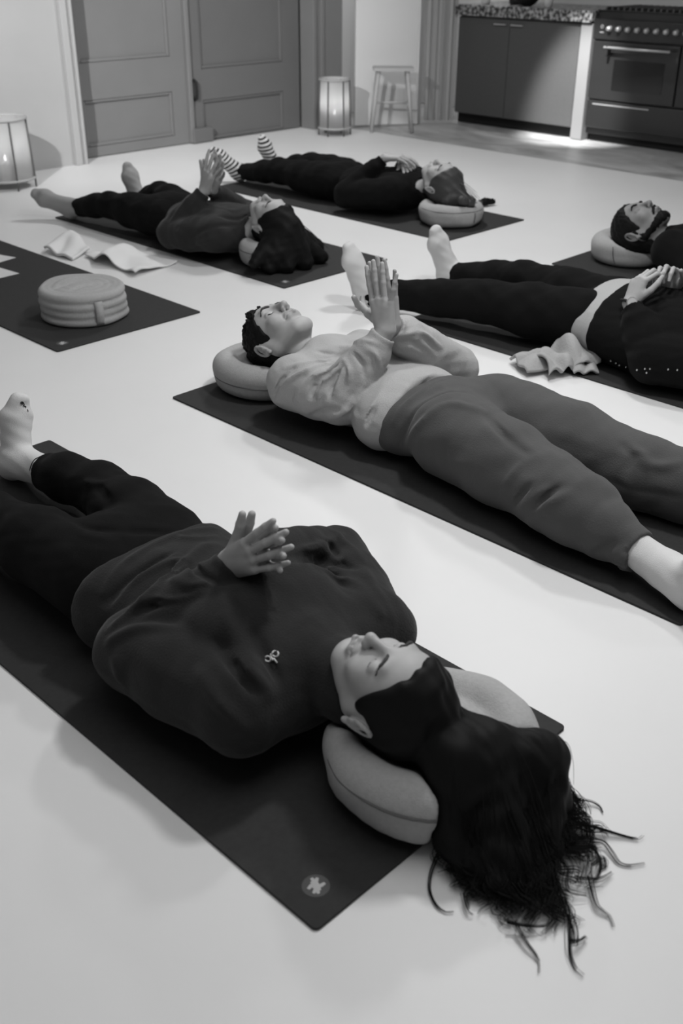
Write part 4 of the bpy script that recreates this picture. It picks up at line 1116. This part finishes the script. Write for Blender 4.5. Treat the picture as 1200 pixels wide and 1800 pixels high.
def person_E():
    J = joints(neck=(4.38, 3.765, .130), headc=(4.375, 3.60, .205), HR=frame((.0, -.985, .05), (-.10, .05, 1)), hs=1.0, nk=.9,
               chest=(4.38, 3.91, .12), belly=(4.38, 4.13, .112), pelvis=(4.38, 4.38, .108),
               sh=[(4.23, 3.83, .135), (4.53, 3.83, .135)], el=[(4.16, 4.09, .10), (4.61, 4.07, .14)], wr=[(4.33, 3.965, .288), (4.44, 3.93, .250)],
               hip=[(4.29, 4.40, .115), (4.47, 4.40, .115)], kn=[(4.28, 4.76, .118), (4.52, 4.74, .125)], an=[(4.26, 5.10, .068), (4.53, 5.07, .068)],
               toe=[(-.50, .55, .66), (-.30, .20, .93)])
    root = thing('person', (4.38, 4.3, MZ), 'woman in black lying near the kitchen in black and white striped socks', 'person')
    C1 = [(.35, .25, .2), (.35, .28, .2), (.38, .3, .2), (.4, .3, .2)]
    hands = [(J['wr'][0], (.42, -.86, .10), (.15, -.05, -1), 1, C1, (.06, .01, -.06, -.14), (.35, .9, .3, -.1, -.1)),
             (J['wr'][1], (-.55, -.82, -.02), (-.1, 0, -1), -1, C1, (.06, .01, -.06, -.14), (.35, .9, .3, -.1, -.1))]
    P, T, fs, sw, lg = dressed(root, J, M_black, M_black, striped(), hands, (.172, .175, .110), (.160, .20, .104), .158, [.078, .076, .068, .060, .050], [.100, .086, .068, .062, .046], 4.34, 51, cuffr=.036, collar=.055)
    for o, B, r in fs:
        me = o.data; v = np.zeros(len(me.vertices)*3, np.float32); me.vertices.foreach_get('co', v); v = v.reshape(-1, 3)
        H_, ball, sd, sole = r; i = 0 if o is fs[0][0] else 1; t = J['toe'][i]
        a = me.attributes.new('stripe', 'FLOAT', 'POINT'); a.data.foreach_set('value', (((v-J['an'][i])@(t+sole*-.35))/.021).astype(np.float32))
    q1 = lambda Q: Q(0, .05, -.035)
    ms = [(q1, at(825, 356, .13), .060, .030), (lambda Q: Q(-.04, .045, .0), at(785, 352, .135), .05, .026), (q1, at(800, 350, .135), .055, .03)]
    H, Q = long_hair(J, root, M_hairE, ms, 80, 55, front=-.004)
    b = SDF(); b.chain([at(812, 352, .15), at(835, 362, .10), at(843, 358, .045)], [.022, .016, .012], .01); b.ell(at(845, 356, .028), (.013, .013, .013)); b.noise(.0015, 60, 3); b.mesh('plait', M_hairE, root, .003)
    b = SDF(); b.chain([at(841, 356, .028), at(852, 355, .024), at(866, 354, .022)], [.012, .022, .015], .006); b.noise(.002, 60, 3).floor(MZ, .004); b.mesh('plait_end', M_hair, root, .003)
    eyebrows(root, P, M_brow, J, .9)
    return J, [head_only(J), H, T]
def person_G():
    J = joints(neck=(4.335, 2.215, .135), headc=(4.315, 2.385, .190), HR=frame((-.04, .985, .02), (-.10, .0, 1)), hs=1.06,
               chest=(4.40, 2.05, .125), belly=(4.42, 1.82, .115), pelvis=(4.42, 1.6, .112),
               sh=[(4.23, 2.17, .14), (4.55, 2.17, .14)], el=[(4.17, 1.90, .105), (4.67, 1.90, .12)], wr=[(4.37, 1.86, .29), (4.43, 1.86, .29)],
               hip=[(4.32, 1.55, .12), (4.52, 1.55, .12)], kn=[(4.28, 1.15, .12), (4.58, 1.15, .12)], an=[(4.25, .80, .07), (4.62, .80, .07)],
               toe=[(-.3, -.1, 1), (.3, -.1, 1)])
    root = thing('person', (4.42, 1.7, MZ), 'bearded man in black lying at the right edge with his head on a grey cushion', 'person')
    C1 = [(.12, .14, .12)]*4
    hands = [(J['wr'][0], (.12, .3, .95), (1, 0, -.06), 1, C1, (.1, .02, -.10, -.2), (.70, .68, .1, -.1, -.1)),
             (J['wr'][1], (-.02, .3, .95), (-1, 0, 0), -1, C1, (.1, .02, -.10, -.2), (.75, .62, .1, -.1, -.1))]
    P, T, fs, sw, lg = dressed(root, J, M_black, M_black, M_white, hands, (.185, .185, .120), (.17, .20, .11), .168, [.086, .086, .078, .066, .054], [.108, .092, .072, .066, .050], 1.66, 61, male=True, cuffr=.038, skin=M_skin2)
    H, Q = hair_cap(J, .010, .012); H.noise(.0018, 30, 6); H.mesh('hair', M_hair, root, .0035)
    R = J['HR']; c = J['headc']; p = lambda a, b, d: c+R@(np.array((a, b, d))*J['hs'])
    reg = SDF()
    for s in (-1, 1): reg.cap(p(s*.058, -.062, -.012), p(s*.018, -.100, .066), .020, .024, .01).cap(p(s*.070, .0, -.006), p(s*.060, -.06, -.012), .010, .020, .01).cap(p(0, -.050, .098), p(s*.030, -.068, .080), .007, .008, .004)
    reg.ell(p(0, -.098, .068), np.array((.030, .024, .03)), R, .01)
    B2 = SDF(); head_ops(B2, J['headc'], J['HR'], J['hs'], True, ears=False); B2.offset(.004).isect(reg, 0, .006).noise(.0012, 70, 7)
    B2.mesh('beard', M_hair, root, .003)
    eyebrows(root, P, M_hair, J, 1.3)
    return J, [head_only(J), H, T]
def person_C():
    J = joints(neck=(3.30, 1.20, .135), headc=(3.30, 1.03, .145), HR=frame((0, -1, 0), (0, 0, 1)), hs=1.03,
               chest=(3.30, 1.37, .125), belly=(3.30, 1.60, .12), pelvis=(3.29, 1.86, .118),
               sh=[(3.13, 1.28, .14), (3.47, 1.28, .14)], el=[(3.04, 1.56, .11), (3.55, 1.55, .12)], wr=[(3.110, 1.715, .245), (3.33, 1.68, .25)],
               hip=[(3.18, 1.92, .125), (3.38, 1.92, .125)], kn=[(3.10, 2.32, .125), (3.42, 2.36, .125)], an=[(2.995, 2.81, .072), (3.44, 2.75, .072)],
               toe=[(-.20, .25, .95), (-.22, .20, .95)])
    root = thing('person', (3.30, 1.9, MZ), 'person in black with clasped hands and a wristwatch, lying behind the man in grey', 'person')
    C1 = [(.75, .95, .55), (.70, 1.0, .6), (.72, 1.0, .6), (.78, .95, .6)]
    hands = [(J['wr'][0], (.42, -.02, .90), (.85, -.35, -.40), -1, C1, (.14, .04, -.08, -.20), (.55, .75, .25, .25, .3)),
             (J['wr'][1], (-.42, .10, .90), (-.90, -.2, -.40), 1, C1, (.14, .04, -.08, -.20), (.55, .75, .25, .25, .3))]
    P, T, fs, sw, lg = dressed(root, J, M_black, M_black, M_white, hands, (.19, .19, .125), (.272, .60, .152), .172, [.090, .092, .084, .068, .056], [.112, .098, .078, .070, .052], 1.842, 71, cuffr=.040, foot_g=.006, male=True)
    H, Q = hair_cap(J, .009, .012); H.floor(MZ, .004); H.mesh('hair', M_hair, root, .005)
    # light tee showing below the sweater
    B = SDF(); B.ell(J['belly']+A3(0, 0, .0), (.265, .60, .148), None, .04); B.plane((0, 1, 0), (3.3, 1.925, .12), .01).plane((0, -1, 0), (3.3, 1.76, 0), .01)
    for px in ([(1050, 508), (1022, 545), (1012, 600)], [(1040, 515), (1018, 550), (1008, 595)], [(1058, 512), (1035, 550), (1026, 602)]): B.fold(px, .007, .009)
    B.floor(MZ, .008); B.mesh('tee_shirt', M_swB, root, .0045)
    # watch
    w = J['wr'][0]; d = nrm(w-J['el'][0]); hf = nrm((.42, -.02, .90)); pw = w+hf*.005; n_ = nrm(np.cross(hf, (0, 0, 1))); up2 = nrm(np.array((-.8, -.6, .1))-hf*(np.array((-.8, -.6, .1))@hf)); sd = np.cross(hf, up2)
    ringp = [pw+up2*.0300*math.cos(t)+sd*.0330*math.sin(t) for t in np.linspace(0, 6.283, 33)]
    wt_ = MB().tube(ringp, .005, 8, False).build('wristwatch_strap', M_ink, root, True)
    cd_ = pw+up2*.034-sd*.004
    MB().tube([cd_-up2*.004, cd_+up2*.005], .0175, 24).build('watch_case', M_steel2, wt_, False)
    MB().tube([cd_+up2*.005, cd_+up2*.006], .0145, 24).build('watch_dial', M_white, wt_, False)
    # bead trim along the near sleeve
    S3 = T.surf([(1073, 634), (1082, 638), (1088, 642), (1100, 645), (1119, 650), (1133, 648), (1136, 655), (1142, 648), (1174, 649), (1190, 650)])
    for p_ in S3:
        MB().lathe(p_-A3(0, 0, .004), [(.001, 0), (.0024, .0010), (.0029, .003), (.0024, .005), (.001, .006)], 10).build('bead', M_steel2, sw, True)
    for o, Bs, r in fs[1:]:
        pass
    return J, [head_only(J), T], fs
J, P = person_B()
cushion('meditation_cushion', 'smooth pale round cushion under the curly-haired man', (2.14, 2.475), .165, .115, M_cushB, [.055], dent=J['dent'])
J, P = person_A()
cushion('meditation_cushion', 'grey round cushion under the dark-haired woman in the foreground', (1.110, .868), .186, .124, M_cush, [.088], dent=J['dent'])
J, dn = person_D()
cushion('meditation_cushion', 'small pale cushion half hidden under the spread dark hair', (3.165, 3.60), .140, .115, M_cushB, [.075], dent=dn)
J, dn = person_E()
cushion('meditation_cushion', 'grey round cushion under the woman in striped socks', (4.375, 3.525), .165, .108, M_cush, [.086], dent=dn, vseams=[[(729, 366), (727, 376), (728, 390)], [(831, 364), (835, 376), (833, 392)]])
EC = J
J, dn = person_G()
cushion('meditation_cushion', 'grey round cushion under the bearded man', (4.385, 2.47), .165, .120, M_cush, False, dent=dn, vseams=[[(1079, 420), (1077, 435), (1077, 450), (1080, 464)]])
J, dn, fs = person_C()
cc_ = A3(2.13, 3.545, MZ)
wr_ = [([cc_+A3(-.11, .02, .124), cc_+A3(-.02, .05, .126), cc_+A3(.08, .03, .124)], .014, -.010), ([cc_+A3(-.08, -.05, .124), cc_+A3(.0, -.03, .126), cc_+A3(.10, -.04, .124)], .012, -.008), ([cc_+A3(-.05, .09, .124), cc_+A3(.05, .10, .124)], .012, .006)]
root, lat, c = cushion('meditation_cushion', 'pleated round cushion with a strap handle, nobody on it, on the empty mat', (2.13, 3.545), .170, .122, M_cush, False, pleat=4, strokes=wr_)
def strap(root, ang, r, z0, z1, w, m, name='strap_handle', out=.004):
    d = A3(math.cos(ang), math.sin(ang), 0); t = A3(-d[1], d[0], 0); b = MB(); V = []; zs_ = np.linspace(z0, z1, 8)
    prof = [(r+out+.010*math.sin(math.pi*(z-z0)/(z1-z0)), z) for z in zs_]
    for rr, z in prof:
        for s in (-1, 1): V.append(root+d*rr+t*s*w/2+A3(0, 0, z))
    for rr, z in prof:
        for s in (-1, 1): V.append(root+d*(rr+.004)+t*s*w/2+A3(0, 0, z))
    n = len(prof); F = []
    for i in range(n-1):
        a = 2*i; F += [(a, a+2, a+3, a+1), (2*n+a, 2*n+a+1, 2*n+a+3, 2*n+a+2), (a, 2*n+a, 2*n+a+2, a+2), (a+1, a+3, 2*n+a+3, 2*n+a+1)]
    F += [(0, 1, 2*n+1, 2*n), (2*n-2, 4*n-2, 4*n-1, 2*n-1)]
    return b.add(V, F)
pS = at(176, 552, .06); angF = math.atan2(pS[1]-cc_[1], pS[0]-cc_[0])
strap(cc_, angF, .165, .008, .100, .030, M_cushB).build('strap_handle', M_cushB, root, True)

# ------------------------------------------------------------------ loose cloths and papers
M_towel = mat('white towelling', .82, .95, bump=.4, bscale=300, spec=.1)
def cloth(name, c00, c10, c01, c11, zf, nu, nv, m, th=.005, parent=None):
    V = []
    for j in range(nv+1):
        for i in range(nu+1):
            u, v = i/nu, j/nv; p = (c00*(1-u)+c10*u)*(1-v)+(c01*(1-u)+c11*u)*v; dx, dy, z = zf(u, v); V.append((p[0]+dx, p[1]+dy, z))
    F = [(j*(nu+1)+i, j*(nu+1)+i+1, (j+1)*(nu+1)+i+1, (j+1)*(nu+1)+i) for j in range(nv) for i in range(nu)]
    o = MB().add(V, F).build(name, m, parent, True); s_ = o.modifiers.new('thickness', 'SOLIDIFY'); s_.thickness = th; s_.offset = -1; return o
tw = thing('towel', (2.68, 4.15, 0), 'white towel lying crumpled on the floor between the empty mat and the next', 'towel')
g_ = lambda x, c, w: math.exp(-((x-c)/w)**2)
cloth('sheet', at(150, 452), at(215, 436), at(238, 487), at(312, 464), lambda u, v: (-.03*g_(v, .30, .12)*(1-u*.6), -.02*g_(v, .3, .12), .008+.060*g_(v+.25*u, .42, .13)*g_(u, .35, .55)+.030*g_(v, .95, .10)*g_(u, .12, .18)+.006*math.sin(9*u+4*v)), 40, 40, M_towel, .006, tw)
cloth('folded_end', at(80, 446), at(126, 421), at(128, 459), at(158, 444), lambda u, v: (0, 0, .008+.032*g_(u, .85, .35)*g_(v, .35, .4)+.018*g_(v, .1, .2)+.005*math.sin(11*v+3*u)), 26, 26, M_towel, .012, tw)
M_paper2 = mat('white paper', .74, .8)
for pts, lab in (([(-45, 440), (28, 453), (-2, 462), (-75, 450)], 'upper of the two white paper sheets on the empty mat'), ([(-30, 462), (34, 481), (-4, 490), (-70, 470)], 'lower of the two white paper sheets on the empty mat')):
    q = [at(u, v, MZ+.001) for u, v in pts]; n_ = 4
    o = MB().add([tuple(x) for x in q]+[tuple(x+A3(0, 0, .0012)) for x in q], [(3,2,1,0),(4,5,6,7),(0,1,5,4),(1,2,6,5),(2,3,7,6),(3,0,4,7)]).build('paper_sheet', M_paper2)
    prop(o, lab, 'paper', 'paper sheets on the empty mat')
M_knit = mat('cream knit', .40, .95, bump=.6, bscale=160, spec=.1)
sc_ = thing('scarf', tuple(at(960, 645, 0)), '', 'scarf')
cloth('end', at(897, 641), at(948, 627), at(925, 664), at(990, 653), lambda u, v: (0, 0, MZ+.004+.034*math.sin(math.pi*min(1, u*.9+.1))**.7*math.sin(math.pi*(v*.8+.1))+.007*math.sin(9*v+5*u)+.012*g_(v-.5*u, .25, .07)), 36, 30, M_knit, .010, sc_)
cloth('length', at(938, 640, .012), at(1036, 606, .012), at(962, 664, .012), at(1048, 645, .012), lambda u, v: (.010*math.sin(7*u), .010*math.sin(6*v), MZ+.012+.030*math.sin(math.pi*(v*.84+.08))*(1+.6*u)+.045*u*(1-v)+.016*math.sin(11*u+4*v)*math.sin(math.pi*v)+.010*math.sin(23*u-7*v)+.022*g_(u-.35*v, .42, .07)-.020*g_(u-.3*v, .62, .06)), 60, 40, M_knit, .010, sc_)
cloth('tail', at(990, 652), at(1030, 645), at(1008, 664), at(1052, 662), lambda u, v: (0, 0, MZ+.006+.022*math.sin(math.pi*(v*.9+.05))*(1-u*.5)+.006*math.sin(12*u+6*v)), 24, 20, M_knit, .008, sc_)
prop(sc_, 'cream knitted scarf bunched on the floor beside the hip of the person in black', 'scarf')
